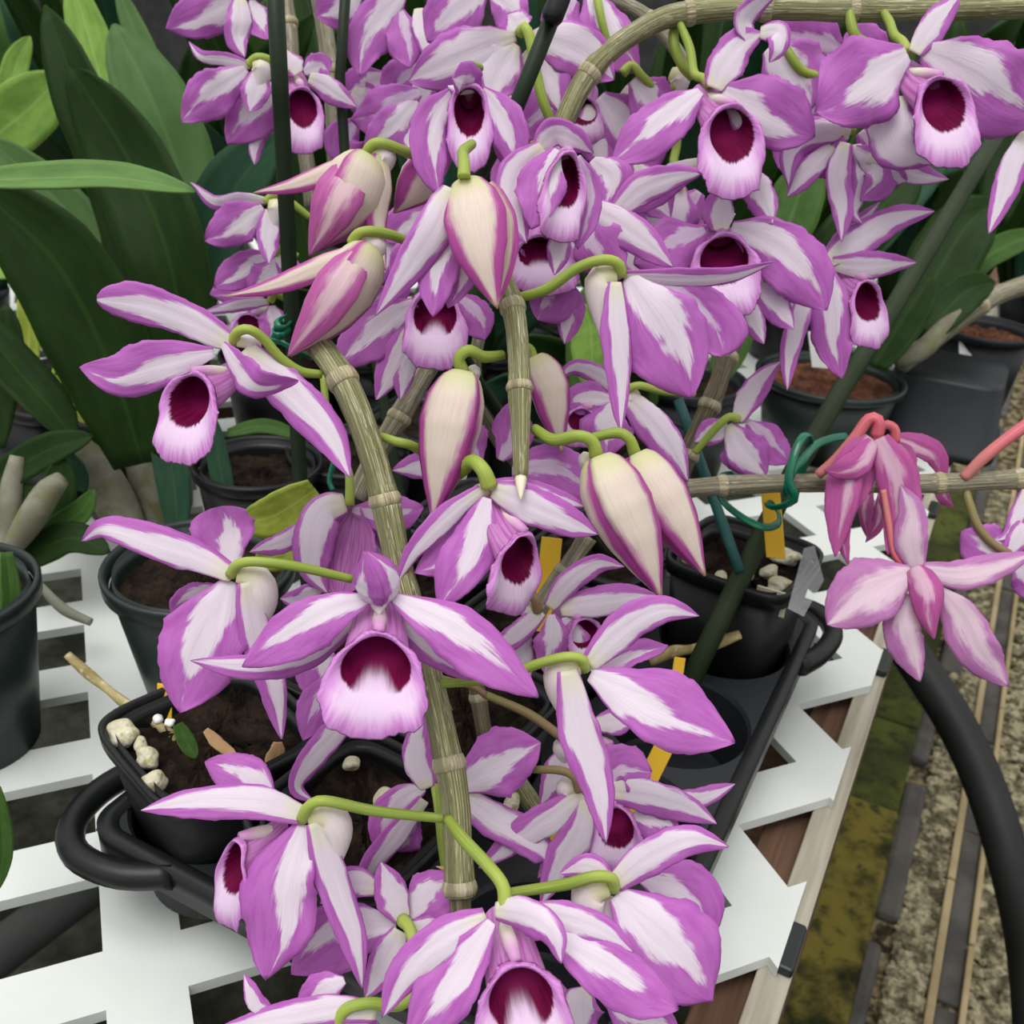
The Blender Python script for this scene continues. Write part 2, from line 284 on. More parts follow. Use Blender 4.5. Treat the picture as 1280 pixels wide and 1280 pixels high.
def tube_geo(pts, n=14, seg=10, flat=1.0, uvlen=True):      # pts: (x, y, z, radius)
    q = even(pts, n); V, F, UV = [], [], []; ref = None; L = 0
    for i in range(n):
        c = Vector(q[i][:3]); tg = Vector(q[min(i + 1, n - 1)][:3]) - Vector(q[max(i - 1, 0)][:3]); tg.normalize()
        if ref is None: ref = tg.orthogonal().normalized()
        ref = (ref - ref.dot(tg) * tg).normalized(); bi = tg.cross(ref)
        if i: L += (c - Vector(q[i - 1][:3])).length
        for j in range(seg):
            a = 2 * math.pi * j / seg
            V.append(c + float(q[i][3]) * (math.cos(a) * ref + flat * math.sin(a) * bi)); UV.append((j / seg, L * 10 if uvlen else i / (n - 1)))
    for i in range(n - 1):
        for j in range(seg):
            k = (j + 1) % seg; F.append((i * seg + j, i * seg + k, (i + 1) * seg + k, (i + 1) * seg + j))
    F.append(tuple(range(seg))[::-1]); F.append(tuple((n - 1) * seg + j for j in range(seg)))
    return V, F, UV
def tube(name, pts, mat, parent=None, n=14, seg=10, flat=1.0, uvlen=True):
    V, F, UV = tube_geo(pts, n, seg, flat, uvlen); return mesh_obj(name, V, F, mat, parent, UV, origin=None if parent else pts[0][:3])
PROF = {
 'P': [(0, .20), (.08, .36), (.22, .70), (.42, 1), (.62, .96), (.78, .74), (.90, .42), (.97, .16), (1, .02)],
 'S': [(0, .50), (.12, .72), (.32, 1), (.55, .98), (.75, .74), (.88, .44), (.96, .18), (1, .03)],
 'T': [(0, .45), (.12, .7), (.35, .95), (.6, 1), (.8, .96), (.92, .72), (.98, .45), (1, .2)],
 'B': [(0, .50), (.10, .82), (.30, 1), (.55, .88), (.78, .52), (.92, .22), (1, .02)],
 'F': [(0, .18), (.2, .48), (.5, .90), (.72, 1), (.88, .84), (.96, .55), (1, .2)],
 'L': [(0, .55), (.2, .85), (.45, 1), (.7, .92), (.86, .66), (.95, .34), (1, .04)]}
RNG = random.Random(7)
def petal(name, kind, pts, w, parent, mat=None, roll=0.0, cup=None, ruf=None, nv=32, nu=13, thick=0.0006, fold=0.0, rim=0.06):
    """A thin two-sided blade: pts are world points of its midrib, w its real width; roll turns it about the midrib."""
    pr = PROF[kind]; xs = [a for a, _ in pr]; ys = [b for _, b in pr]
    q = [Vector(v) for v in even(pts, nv)]
    cup = {'P': -.10, 'S': -.16, 'T': -.12, 'B': -.55, 'F': -.06, 'L': .12}[kind] if cup is None else cup
    ruf = {'P': .050, 'S': .028, 'T': .035, 'B': .0, 'F': .06, 'L': .01}[kind] if ruf is None else ruf
    rim = 0.0 if kind in 'BL' else rim
    ph = [RNG.uniform(0, 6.28) for _ in range(6)]; fr = [RNG.uniform(9, 15), RNG.uniform(9, 15)]
    top, bot, UV = [], [], []
    r0, r1 = roll if isinstance(roll, (tuple, list)) else (roll, roll)
    for i in range(nv):
        v = i / (nv - 1); tg = (q[min(i + 1, nv - 1)] - q[max(i - 1, 0)]).normalized(); d = (q[i] - CAM).normalized()
        pp = tg.cross(d)
        if pp.length < 0.25:                       # blade pointing along the line of sight
            pp = tg.cross((d + ROT @ Vector((0, -0.8, 0))).normalized())
        pp.normalize(); dd = pp.cross(tg).normalized()
        if dd.dot(d) < 0: dd = -dd
        a = math.radians(r0 + (r1 - r0) * v); side = math.cos(a) * pp + math.sin(a) * dd; nrm = -(math.cos(a) * dd - math.sin(a) * pp)
        hw = 0.5 * w * float(np.interp(v, xs, ys))
        for j in range(nu):
            u = 2 * j / (nu - 1) - 1; e = abs(u) ** 2.5 * sm(0, .25, v); k = 0 if u < 0 else 1
            wob = 1 + e * rim * (math.sin(v * fr[k] * .75 + ph[2 + k]) + .3 * math.sin(v * fr[k] * 3.1 + ph[4 + k]) + .45 * RNG.uniform(-1, 1))
            off = cup * u * u * hw + ruf * e * w * math.sin(v * fr[k] + ph[k]) - fold * abs(u) * hw - 0.05 * hw * math.exp(-(u / .14) ** 2)
            p = q[i] + side * (u * hw * wob) + nrm * off
            top.append(p); bot.append(p - nrm * thick); UV.append((j / (nu - 1), v))
    N = nv * nu; F = []
    for i in range(nv - 1):
        for j in range(nu - 1):
            a = i * nu + j; F.append((a, a + 1, a + nu + 1, a + nu)); F.append((N + a, N + a + nu, N + a + nu + 1, N + a + 1))
    ring = [j for j in range(nu)] + [i * nu + nu - 1 for i in range(1, nv)] + [(nv - 1) * nu + j for j in range(nu - 2, -1, -1)] + [i * nu for i in range(nv - 2, 0, -1)]
    for a, b in zip(ring, ring[1:] + ring[:1]): F.append((a, N + a, N + b, b))
    return mesh_obj(name, top + bot, F, mat or MAT[{'T': 'S', 'L': 'leaf_mid'}.get(kind, kind)], parent, UV + UV)
def lip(B, M, T, w, parent, split=False, roll=0.0, nth=72, ns=18, widen=.16):
    """Trumpet-shaped lip: tube from the column B to an oval mouth between M (upper rim) and T (lower lobe)."""
    ax = (T - M) * .5; C = (T + M) * .5; d = (C - CAM).normalized(); pp = ax.cross(d).normalized(); dd = pp.cross(ax).normalized()
    if dd.dot(d) < 0: dd = -dd
    a = math.radians(roll); side = math.cos(a) * pp + math.sin(a) * dd; nrm = -(math.cos(a) * dd - math.sin(a) * pp)   # nrm looks out of the mouth
    K = M + (T - M) * .325; hs = .68; hy = .54; hl = ax.length
    ph = [RNG.uniform(0, 6.28) for _ in range(4)]
    def ring(s, th):
        c, sn = math.cos(th), math.sin(th)
        wd = sn * (1 + widen * c)
        if s <= .62:
            t = s / .62; g = t ** .8; k = .44 + (hs - .44) * t ** .5; ky = .30 + (hy - .30) * t ** .75; cen = B.lerp(K, g)
            if t < .999: cen = cen - nrm * (.10 * hl * math.sin(math.pi * t))
        else:
            t = (s - .62) / .38; k = hs + (1 - hs) * t; ky = hy + (1 - hy) * t; cen = K.lerp(C, t) + nrm * (.10 * hl * math.sin(t * 2.2))
        e = sm(.62, 1, s)
        jg = 1 + e * (.025 * math.sin(5 * th + ph[0]) + .022 * math.sin(9 * th + ph[1]) + .022 * RNG.uniform(-1, 1) * (s > .99))
        k2 = k * jg
        if c > 0:                                    # squarish lower lobe
            c2 = c ** (1 - .25 * e); wd = math.copysign(abs(sn) ** (1 - .30 * e), sn) * (1 + widen * c)
        else: c2 = c
        p = cen + ax * (c2 * ky * jg) + side * (w * .5 * wd * k2)
        return p + nrm * (e * hl * (.05 * math.sin(5 * th + ph[2]) - .10 * (t if s > .62 else 0) ** 2 + .06 * abs(sn) * e))
    V, UV, cen = [], [], []
    for i in range(ns):
        s = i / (ns - 1)
        for j in range(nth + 1): V.append(ring(s, 2 * math.pi * (j % nth) / nth)); UV.append((j / nth, s))
    m = nth + 1; N = len(V)
    for i in range(ns):                              # inner shell, a little inside the outer
        c = sum((V[i * m + j] for j in range(nth)), Vector()) / nth
        for j in range(m): V.append(V[i * m + j] + (c - V[i * m + j]).normalized() * .0004 + nrm * (.0005 if i > ns * .6 else 0)); UV.append(UV[i * m + j])
    F, MI = [], []
    for i in range(ns - 1):
        for j in range(nth):
            q = i * m + j; F.append((q, q + m, q + m + 1, q + 1)); MI.append(0); F.append((N + q, N + q + 1, N + q + m + 1, N + q + m)); MI.append(1)
    for j in range(nth):
        q = (ns - 1) * m + j; F.append((q, N + q, N + q + 1, q + 1)); MI.append(1)
    F.append(tuple(N + j for j in range(nth))); MI.append(1)
    return mesh_obj('lip', V, F, ['lip_out', 'lip_split' if split else 'lip'], parent, UV, MI)
BUDP = [(0, .40), (.05, .66), (.18, .93), (.36, 1), (.58, .82), (.78, .48), (.92, .18), (1, .02)]
def bud(pts, w, parent, spin=0.0, mat='B', n=26):
    q = [Vector(v) for v in even(pts, n)]; xs = [a for a, _ in BUDP]; ys = [b for _, b in BUDP]
    for k in range(3):
        V, UV = [], []; nu = 11
        for sh in (0, 1):
            for i in range(n):
                s = i / (n - 1); tg = (q[min(i + 1, n - 1)] - q[max(i - 1, 0)]).normalized(); d = (q[i] - CAM).normalized(); pp = tg.cross(d).normalized(); dd = pp.cross(tg).normalized()
                if dd.dot(d) < 0: dd = -dd
                R = .5 * w * float(np.interp(s, xs, ys))
                for j in range(nu):
                    f = (2 * j / (nu - 1) - 1); a = math.radians(spin + 120 * k + f * 63); r = R * (.93 + .13 * f * f) - sh * .0007 + (.0004 if k == 0 else 0)
                    V.append(q[i] + r * (math.sin(a) * pp - math.cos(a) * dd)); UV.append((j / (nu - 1), s))
        N = n * nu; F = []
        for i in range(n - 1):
            for j in range(nu - 1):
                a = i * nu + j; F.append((a, a + 1, a + nu + 1, a + nu)); F.append((N + a, N + a + nu, N + a + nu + 1, N + a + 1))
        ring = [j for j in range(nu)] + [i * nu + nu - 1 for i in range(1, n)] + [(n - 1) * nu + j for j in range(nu - 2, -1, -1)] + [i * nu for i in range(n - 2, 0, -1)]
        for a, b in zip(ring, ring[1:] + ring[:1]): F.append((a, N + a, N + b, b))
        mesh_obj('sepal', V, F, mat, parent, UV)
NAMES = {'S': 'sepal', 'T': 'sepal', 'P': 'petal', 'F': 'petal', 'B': 'sepal'}
FLOWERS = []
def flower(label, D, parts, cat='orchid flower', name='orchid_flower', group=None, mats=None):
    """parts: (type, width px, roll, [(x, y, cm behind D), ...], optional dict); the first part's first point is where the flower is rooted."""
    mats = mats or {}
    def w3(p): return P(p[0], p[1], D + (p[2] if len(p) > 2 else 0) / 100)
    px = D / FPX
    for p in parts:
        if p[0] == 'k': root = w3(p[3][0]); break
    else: root = w3(parts[0][3][0])
    o = empty(name, root, label, cat, group); FLOWERS.append(o)
    for p in parts:
        ty, w, roll, pts = p[:4]; op = p[4] if len(p) > 4 else {}
        if ty in NAMES:
            petal(NAMES[ty], ty, [w3(a) for a in pts], w * px, o, op.get('m', mats.get(ty)) and MAT[op.get('m', mats.get(ty))], roll, op.get('cup'), op.get('ruf'), thick=.0005)
        elif ty == 'L':
            B, M, T = [w3(a) for a in pts]; lip(B, M, T, w * px, o, op.get('split', False), roll, widen=op.get('widen', .16))
            if op.get('col', True):
                c = B.lerp(M, .55); tube('column', [(*B.lerp(M, -.12), .0016), (*c, .0024), (*B.lerp(M, 1.02), .0016)], 'column', o, 8, 8, uvlen=False)
        elif ty == 'U': bud([w3(a) for a in pts], w * px, o, roll, op.get('m', 'B'))
        elif ty == 'M':                                # cream spur under the flower
            q = [w3(a) for a in pts]; r = w * px * .44
            rs = np.linspace(0, 1, len(q)); tube('spur', [(*a, r * (.55 if i == 0 else (1.0 if i < len(q) - 1 else .18))) for i, a in enumerate(q)], 'mentum', o, 12, 12, .8, uvlen=False)
        elif ty == 'k':                                # pedicel, from the flower back to the cane
            q = [w3(a) for a in pts]; r = w * px * .5
            tube('pedicel', [(*a, r * (1.15 if i == 0 else (1.0 if i < len(q) - 1 else .85))) for i, a in enumerate(q)], op.get('m', mats.get('k', 'pedicel')), o, 24, 10, uvlen=False)
        elif ty == 'C':
            q = [w3(a) for a in pts]; tube('column', [(*a, w * px * .5 * (1 if i else .7)) for i, a in enumerate(q)], 'column', o, 8, 8, uvlen=False)
    return o
def cane(label, D, w, pts, nodes, mat='cane', name='orchid_cane', group='orchid canes', tip=False):
    """pts (x, y, cm); nodes: fractions of the length at which the joints sit."""
    W3 = [P(p[0], p[1], D + (p[2] if len(p) > 2 else 0) / 100) for p in pts]; r = w * D / FPX * .5
    q = [Vector(v) for v in even([tuple(v) for v in W3], 81)]
    o = empty(name, q[-1], label, 'orchid cane', group)
    cuts = [0.0] + list(nodes) + [1.0]
    for a, b in zip(cuts, cuts[1:]):
        ia, ib = int(round(a * 80)), int(round(b * 80))
        if ib - ia < 1: continue
        seg = q[ia:ib + 1]; st = max(1, len(seg) // 7)
        idx = list(range(0, len(seg), st));
        if idx[-1] != len(seg) - 1: idx.append(len(seg) - 1)
        m = len(idx) - 1
        f = .55 if tip and b == 1.0 else 1.0
        tube('internode', [(*seg[k], r * (1.0 - .10 * math.sin(math.pi * i / max(1, m))) * (1 + (f - 1) * i / max(1, m)) * RNG.uniform(.97, 1.03)) for i, k in enumerate(idx)], mat, o, 14, 14)
    for t in nodes:
        i = min(79, max(1, int(round(t * 80)))); c = q[i]; tg = (q[i + 1] - q[i - 1]).normalized()
        L = r * RNG.uniform(.40, .6)
        tube('node', [(*(c - tg * L), r * .99), (*(c - tg * L * .6), r * 1.07), (*(c + tg * L * .1), r * 1.13), (*(c + tg * L * .5), r * 1.09), (*(c + tg * L * .9), r * 1.0)], 'node', o, 9, 14)
    if tip:
        c = q[-1]; tg = (q[-1] - q[-3]).normalized()
        tube('tip', [(*c, r * .5), (*(c + tg * r * .9), r * .36), (*(c + tg * r * 2.0), r * .06)], 'tape', o, 6, 8)
    return o
def bract(o, D, pts, w=6, mat='dry_leaf'):
    q = [P(p[0], p[1], D + (p[2] if len(p) > 2 else 0) / 100) for p in pts]; r = w * D / FPX * .5
    tube('bract', [(*a, r * (1 if i < len(q) - 1 else .15)) for i, a in enumerate(q)], mat, o, 8, 7, .6)
def rod(name, label, cat, pts3, r, mat, group=None, n=8, seg=12):
    V, F, UV = tube_geo([(*p, r) for p in pts3], n, seg); o = mesh_obj(name, V, F, mat, None, UV, origin=pts3[-1]); return tag(o, label, cat, group)
def box_geo(c, ax, ay, az, bev=0.0):
    c = Vector(c); V = [c + sx * ax + sy * ay + sz * az for sz in (-1, 1) for sx, sy in ((-1, -1), (1, -1), (1, 1), (-1, 1))]
    return V, [(3, 2, 1, 0), (4, 5, 6, 7), (0, 1, 5, 4), (1, 2, 6, 5), (2, 3, 7, 6), (3, 0, 4, 7)]
def bevel(o, w, seg=2):
    m = o.modifiers.new('bevel', 'BEVEL'); m.width = w; m.segments = seg; m.limit_method = 'ANGLE'; return o
def box(name, c, ax, ay, az, mat, parent=None, bev=0.0, origin=None):
    V, F = box_geo(c, ax, ay, az); o = mesh_obj(name, V, F, mat, parent, smooth=False, origin=origin if parent is None else None)
    return bevel(o, bev) if bev else o
def prism(name, poly, z0, z1, mat, parent=None, bev=0.0, origin=None):
    n = len(poly); V = [Vector((x, y, z0)) for x, y in poly] + [Vector((x, y, z1)) for x, y in poly]
    ar = sum(poly[i][0] * poly[(i + 1) % n][1] - poly[(i + 1) % n][0] * poly[i][1] for i in range(n))
    F = [tuple(range(n))[::-1], tuple(range(n, 2 * n))] + [(i, (i + 1) % n, n + (i + 1) % n, n + i) for i in range(n)]
    if ar < 0: F = [f[::-1] for f in F]
    o = mesh_obj(name, V, F, mat, parent, smooth=False, origin=origin if parent is None else None); return bevel(o, bev, 1) if bev else o
def loft(name, rings, mat, parent=None, origin=None, closed_top=False, closed_bot=True, smooth=True):
    """rings: equal-length loops of points, joined in order."""
    n = len(rings[0]); V = [p for r in rings for p in r]; F = []
    for i in range(len(rings) - 1):
        for j in range(n):
            k = (j + 1) % n; F.append((i * n + j, i * n + k, (i + 1) * n + k, (i + 1) * n + j))
    if closed_bot: F.append(tuple(range(n))[::-1])
    if closed_top: F.append(tuple((len(rings) - 1) * n + j for j in range(n)))
    return mesh_obj(name, V, F, mat, parent, smooth=smooth, origin=origin)
def rsq(cx, cy, h, z, ang, rad=.25, n=32, sq=True):    # rounded square (or circle) loop of half-size h
    out = []
    for j in range(n):
        a = 2 * math.pi * j / n; c, s = math.cos(a), math.sin(a)
        if sq: e = .38; x = math.copysign(abs(c) ** e, c); y = math.copysign(abs(s) ** e, s)
        else: x, y = c, s
        out.append(Vector((cx + h * (x * math.cos(ang) - y * math.sin(ang)), cy + h * (x * math.sin(ang) + y * math.cos(ang)), z)))
    return out
def pot(label, cx, cy, h, z0, z1, ang, mat, soil, sq=True, taper=.78, group=None, fill=.86, name='plant_pot'):
    o = empty(name, (cx, cy, z0), label, 'pot', group); H = z1 - z0; t = .0018
    R = lambda k, z: rsq(cx, cy, h * k, z0 + H * z, ang, n=48, sq=sq)
    loft('body', [R(taper, 0), R(taper + (1 - taper) * .9, .9), R(1.0 - t / h * 1.5, .9), R(1 - 2 * t / h, .98), R(1 - 3 * t / h, .9), R(taper, .04)], mat, o)
    loft('rim', [R(1, .90), R(1.05, .905), R(1.06, .985), R(1.03, 1.0), R(.985, .985), R(.97, .91)], mat, o, closed_bot=False)
    V = [Vector((cx, cy, z0 + H * fill))]; F = []; m = 48; rr = 9
    for i in range(1, rr + 1):
        lp = R((taper + (1 - taper) * fill) * .97 * i / rr, fill)
        for p in lp: V.append(p + Vector((0, 0, (RNG.uniform(-1, 1) * .0032) if i < rr else 0)))
    for j in range(m): F.append((0, 1 + j, 1 + (j + 1) % m))
    for i in range(rr - 1):
        for j in range(m): a = 1 + i * m; F.append((a + j, a + m + j, a + m + (j + 1) % m, a + (j + 1) % m))
    mesh_obj('soil', V, F, soil, o); return o
def stone(c, r, sq=(1, .8, .6), seed=0, n=12):
    rg = random.Random(seed); V = []; F = []; k = [Vector((rg.uniform(-1, 1), rg.uniform(-1, 1), rg.uniform(-1, 1))) for _ in range(7)]
    a0 = rg.uniform(0, 6.28); ca, sa = math.cos(a0), math.sin(a0)
    for i in range(n + 1):
        ph = math.pi * i / n
        for j in range(2 * n):
            th = math.pi * j / n; d = Vector((math.sin(ph) * math.cos(th), math.sin(ph) * math.sin(th), math.cos(ph)))
            s = 1 + sum(.065 * math.sin(4.2 * d.dot(q) + q.x * 9) for q in k)
            x, y, z = d.x * r * s * sq[0], d.y * r * s * sq[1], d.z * r * s * sq[2]
            V.append(Vector(c) + Vector((x * ca - y * sa, x * sa + y * ca, z)))
    for i in range(n):
        for j in range(2 * n): q = 2 * n; F.append((i * q + j, (i + 1) * q + j, (i + 1) * q + (j + 1) % q, i * q + (j + 1) % q))
    return V, F
# ------------------------------------------------------------------ setting: floor, bench, lattice
EV = Vector((.439, .8985, 0)).normalized(); SV = Vector((.8985, -.439, 0)).normalized()       # along the bench edge, and outward from it
AV = Vector((-.406, .914, 0)).normalized(); BV = Vector((.914, .406, 0)).normalized()         # the two strip directions of the lattice
EDGE = Vector((.1305, .3004, 0)); S0 = EDGE.dot(SV); GZ = -0.70
def ST(s, t, z=0.0): return SV * s + EV * t + Vector((0, 0, z))
floor = mesh_obj('floor', [(-8, -3, GZ), (12, -3, GZ), (12, 16, GZ), (-8, 16, GZ)], [(0, 1, 2, 3)], 'ground', smooth=False); tag(floor, kind='structure')
wall = box('wall_back', (1, 9, 1.0), Vector((8, 0, 0)), Vector((0, .05, 0)), Vector((0, 0, 1.7)), 'pipe'); tag(wall, kind='structure')
def strip(name, s0, s1, t0, t1, z0, z1, mat, parent, bev=.004, jag=0.0):
    c = ST((s0 + s1) / 2, (t0 + t1) / 2, (z0 + z1) / 2); return box(name, c, SV * (s1 - s0) / 2, EV * (t1 - t0) / 2, Vector((0, 0, (z1 - z0) / 2)), mat, parent, bev)
strip('mortar', -.03, .40, .2, 5, GZ - .05, GZ + .006, 'concrete', floor, 0)
for i in range(7):
    t0 = .62 + i * .56; strip('concrete_slab', .082, .130, t0, t0 + .55, GZ, GZ + .014, 'concrete', floor)
    strip('edging_board', .130, .1405, t0, t0 + .556, GZ, GZ + .024, 'edging', floor, .002)
    strip('edging_board', .168, .176, t0 - .1, t0 + .456, GZ, GZ + .020, 'edging', floor, .002)
    strip('concrete_slab', .1405, .168, t0 - .2, t0 + .12, GZ, GZ + .012, 'paver', floor)
    strip('concrete_slab', .1405, .168, t0 + .125, t0 + .352, GZ, GZ + .010, 'paver', floor)
for t0, t1, a, b in ((.62, 1.02, .045, .070), (1.07, 1.36, .050, .084), (1.42, 1.62, .046, .076), (1.70, 1.84, .058, .100), (1.90, 2.2, .05, .08), (2.3, 2.6, .05, .08), (2.7, 3.1, .05, .085), (3.2, 3.7, .05, .085)):
    strip('paver', a, b, t0, t1, GZ, GZ + .022, 'paver', floor, .008)
def stone_field(name, label, n, s0, s1, t0, t1, z, r0, r1, mat, seed):
    rg = random.Random(seed); V, F = [], []; g = (1 + 5 ** .5) / 2
    ico = [Vector(v).normalized() for v in ((-1, g, 0), (1, g, 0), (-1, -g, 0), (1, -g, 0), (0, -1, g), (0, 1, g), (0, -1, -g), (0, 1, -g), (g, 0, -1), (g, 0, 1), (-g, 0, -1), (-g, 0, 1))]
    tri = [(0, 11, 5), (0, 5, 1), (0, 1, 7), (0, 7, 10), (0, 10, 11), (1, 5, 9), (5, 11, 4), (11, 10, 2), (10, 7, 6), (7, 1, 8), (3, 9, 4), (3, 4, 2), (3, 2, 6), (3, 6, 8), (3, 8, 9), (4, 9, 5), (2, 4, 11), (6, 2, 10), (8, 6, 7), (9, 8, 1)]
    for _ in range(n):
        c = ST(rg.uniform(s0, s1), t0 + (t1 - t0) * rg.random() ** 1.4, z); r = rg.uniform(r0, r1); b = len(V); k = (rg.uniform(.7, 1.2), rg.uniform(.7, 1.2), rg.uniform(.4, .8)); a = rg.uniform(0, 3)
        for v in ico:
            q = v * r * rg.uniform(.85, 1.15); x, y = q.x * k[0], q.y * k[1]; V.append(c + Vector((x * math.cos(a) - y * math.sin(a), x * math.sin(a) + y * math.cos(a), q.z * k[2])))
        F += [tuple(b + i for i in f) for f in tri]
    o = mesh_obj(name, V, F, mat, smooth=False); tag(o, label, name, kind='stuff'); return o
stone_field('gravel', 'loose greyish tan gravel beside the tan edging strips at lower right', 9000, .178, .55, .75, 3.4, GZ + .009, .007, .014, 'gravel', 3)
stone_field('pebbles', 'small dark and pale pebbles set in the concrete band beside the pavers', 3200, .084, .128, .7, 2.6, GZ + .015, .004, .009, 'gravel', 4)
for nm, t0, t1, z1, mt, lb in (('timber', .45, 1.165, -.585, 'moss', 'mossy olive timber lying along the bench foot, nearest of its row'), ('timber', 1.19, 1.42, -.625, 'moss_green', 'green mossy block behind the long olive timber'), ('timber', 1.43, 1.66, -.63, 'moss_green', 'second green mossy block behind the long olive timber'), ('timber', 1.67, 2.5, -.635, 'moss_green', 'farthest strip of green mossy timber, under the black hose')):
    c = ST(.010, (t0 + t1) / 2, (GZ + z1) / 2); o = box(nm, c, SV * .038, EV * (t1 - t0) / 2, Vector((0, 0, (z1 - GZ) / 2)), mt, bev=.006, origin=c); tag(o, lb, 'timber')
# bench
bench = empty('bench', ST(S0, .9, GZ), 'white lattice topped bench on a weathered timber rail', 'bench')
def clip(poly, keep):                  # Sutherland-Hodgman on the bench edge
    out = []
    for a, b in zip(poly, poly[1:] + poly[:1]):
        da, db = keep(a), keep(b)
        if da >= 0: out.append(a)
        if da * db < 0: out.append(a + (b - a) * (da / (da - db)))
    return out
def slat(ua0, ua1, ub0, ub1):
    poly = [AV * a + BV * b for a, b in ((ua0, ub0), (ua0, ub1), (ua1, ub1), (ua1, ub0))]
    poly = clip(poly, lambda p: S0 - p.dot(SV))
    if len(poly) < 3: return
    px = [pix((p.x, p.y, 0)) for p in poly if p.y > .05]
    if not px or max(x for x, _, _ in px) < -60 or min(x for x, _, _ in px) > 1340 or max(y for _, y, _ in px) < 60 or min(y for _, y, _ in px) > 1400: return
    prism('slat', [(p.x, p.y) for p in poly], -.006, 0.0, 'white_pvc', bench)
PA, PB = .0735, .0922
for k in range(-7, 14): slat(.06, 1.75, -.0350 + PB * k, -.0025 + PB * k)
for j in range(-4, 17):
    for k in range(-6, 13): slat(.302 + PA * j, .332 + PA * j, -.0025 + PB * (k - 1), -.0350 + PB * k)
strip('rail', S0 - .0085, S0 + .0066, .05, 2.2, -.010, -.0062, 'rail', bench, .001)
strip('beam', S0 - .030, S0 + .0060, .05, 2.2, -.095, -.016, 'rail_brown', bench, .001)
strip('beam', S0 - .75, S0 - .73, .05, 2.2, -.095, -.010, 'rail_brown', bench, .001)
for t in (.60, 1.5): strip('leg', S0 - .075, S0 - .034, t, t + .04, GZ, -.012, 'rail_brown', bench, .002)
for t in (.340, .598, .86): strip('bracket', S0 - .0015, S0 + .0066, t - .010, t + .019, -.0062, -.0008, 'green_plastic', bench, .0015)
rod('drain_pipe', 'grey pipe lying under the lattice at lower left', 'pipe', [G(-60, 1235, -.42), G(40, 1160, -.42), G(160, 1075, -.42), G(330, 980, -.42)], .022, 'pipe')
# hose
rod('garden_hose', 'thick black hose arching over the ground beside the bench', 'hose', [P(1085, 720, 1.0), P(1110, 775, .98), P(1150, 835, .96), P(1195, 905, .94), P(1232, 985, .92), P(1262, 1080, .90), P(1285, 1190, .90), P(1296, 1330, .90)], .0185, 'rubber', n=30, seg=16)
# ------------------------------------------------------------------ carry tray and pots
tray = empty('carry_tray', ST(-.18, .38, 0.0), 'black plastic carry tray with round holes and loop handles on the lattice', 'tray')
SB = [-.297, -.221, -.139, -.054]; TB = [.206, .2885, .3715, .455, .552]; SC_ = [-.262, -.180, -.098]; TC = [.247, .330, .413, .497]
V, F = [], []; m = 48; tz = .046
def sqloop(s0, s1, t0, t1, cs, ct):
    out = []
    for j in range(m):
        a = 2 * math.pi * j / m; c, s = math.cos(a), math.sin(a)
        k = min(((s1 - cs) if c > 0 else (cs - s0)) / max(abs(c), 1e-6), ((t1 - ct) if s > 0 else (ct - t0)) / max(abs(s), 1e-6)); out.append((cs + c * k, ct + s * k))
    return out
for i in range(3):
    for j in range(4):
        cs, ct = SC_[i], TC[j]; b = len(V)
        def cr(r, z): return [ST(cs + r * math.cos(2 * math.pi * q / m), ct + r * math.sin(2 * math.pi * q / m), z) for q in range(m)]
        rings = [[ST(s, t, tz) for s, t in sqloop(SB[i], SB[i + 1], TB[j], TB[j + 1], cs, ct)], cr(.0385, tz), cr(.037, tz - .002), cr(.033, .006), cr(.031, .004)]
        for r in rings: V += r
        for q in range(len(rings) - 1):
            for u in range(m): w = (u + 1) % m; F.append((b + q * m + u, b + q * m + w, b + (q + 1) * m + w, b + (q + 1) * m + u))
        F.append(tuple(b + 4 * m + u for u in range(m)))
mesh_obj('body', V, F, 'grey_plastic', tray, smooth=False)
def rrect(s0, s1, t0, t1, r, z, n=8):
    out = []
    for cx, cy, a0 in ((s1 - r, t1 - r, 0), (s0 + r, t1 - r, 90), (s0 + r, t0 + r, 180), (s1 - r, t0 + r, 270)):
        for i in range(n + 1): a = math.radians(a0 + 90 * i / n); out.append(ST(cx + r * math.cos(a), cy + r * math.sin(a), z))
    return out
e = .002
loft('rim', [rrect(SB[0], SB[3], TB[0], TB[4], .012, tz - .014), rrect(SB[0] - e, SB[3] + e, TB[0] - e, TB[4] + e, .014, tz - .014), rrect(SB[0] - e, SB[3] + e, TB[0] - e, TB[4] + e, .014, tz + .002), rrect(SB[0] + .004, SB[3] - .004, TB[0] + .004, TB[4] - .004, .01, tz + .002), rrect(SB[0] + .006, SB[3] - .006, TB[0] + .006, TB[4] - .006, .009, tz)], 'black_plastic', tray, closed_bot=False)
for pts in ([(-.297, .262), (-.308, .250), (-.314, .228), (-.309, .207), (-.294, .195), (-.270, .196), (-.250, .207)], [(-.053, .500), (-.045, .520), (-.043, .545), (-.053, .562), (-.072, .566), (-.092, .562), (-.105, .552)]):
    tube('handle', [(*ST(s, t, tz - .004), .0062) for s, t in pts], 'black_plastic', tray, 26, 10)
A_S = math.atan2(SV.y, SV.x)
pot('black square pot with four pale stones at its left corner', -.127, .340, .0375, .006, .086, A_S - .33, 'black_plastic', 'soil')
c2 = sum((G(*p, .10) for p in ((842, 706), (985, 755), (1017, 678), (885, 645))), Vector()) / 4
pot('black square pot holding a yellow tag and pale stones, behind the round tray hole', c2.x, c2.y, .036, .006, .102, A_S - .12, 'black_plastic', 'soil')
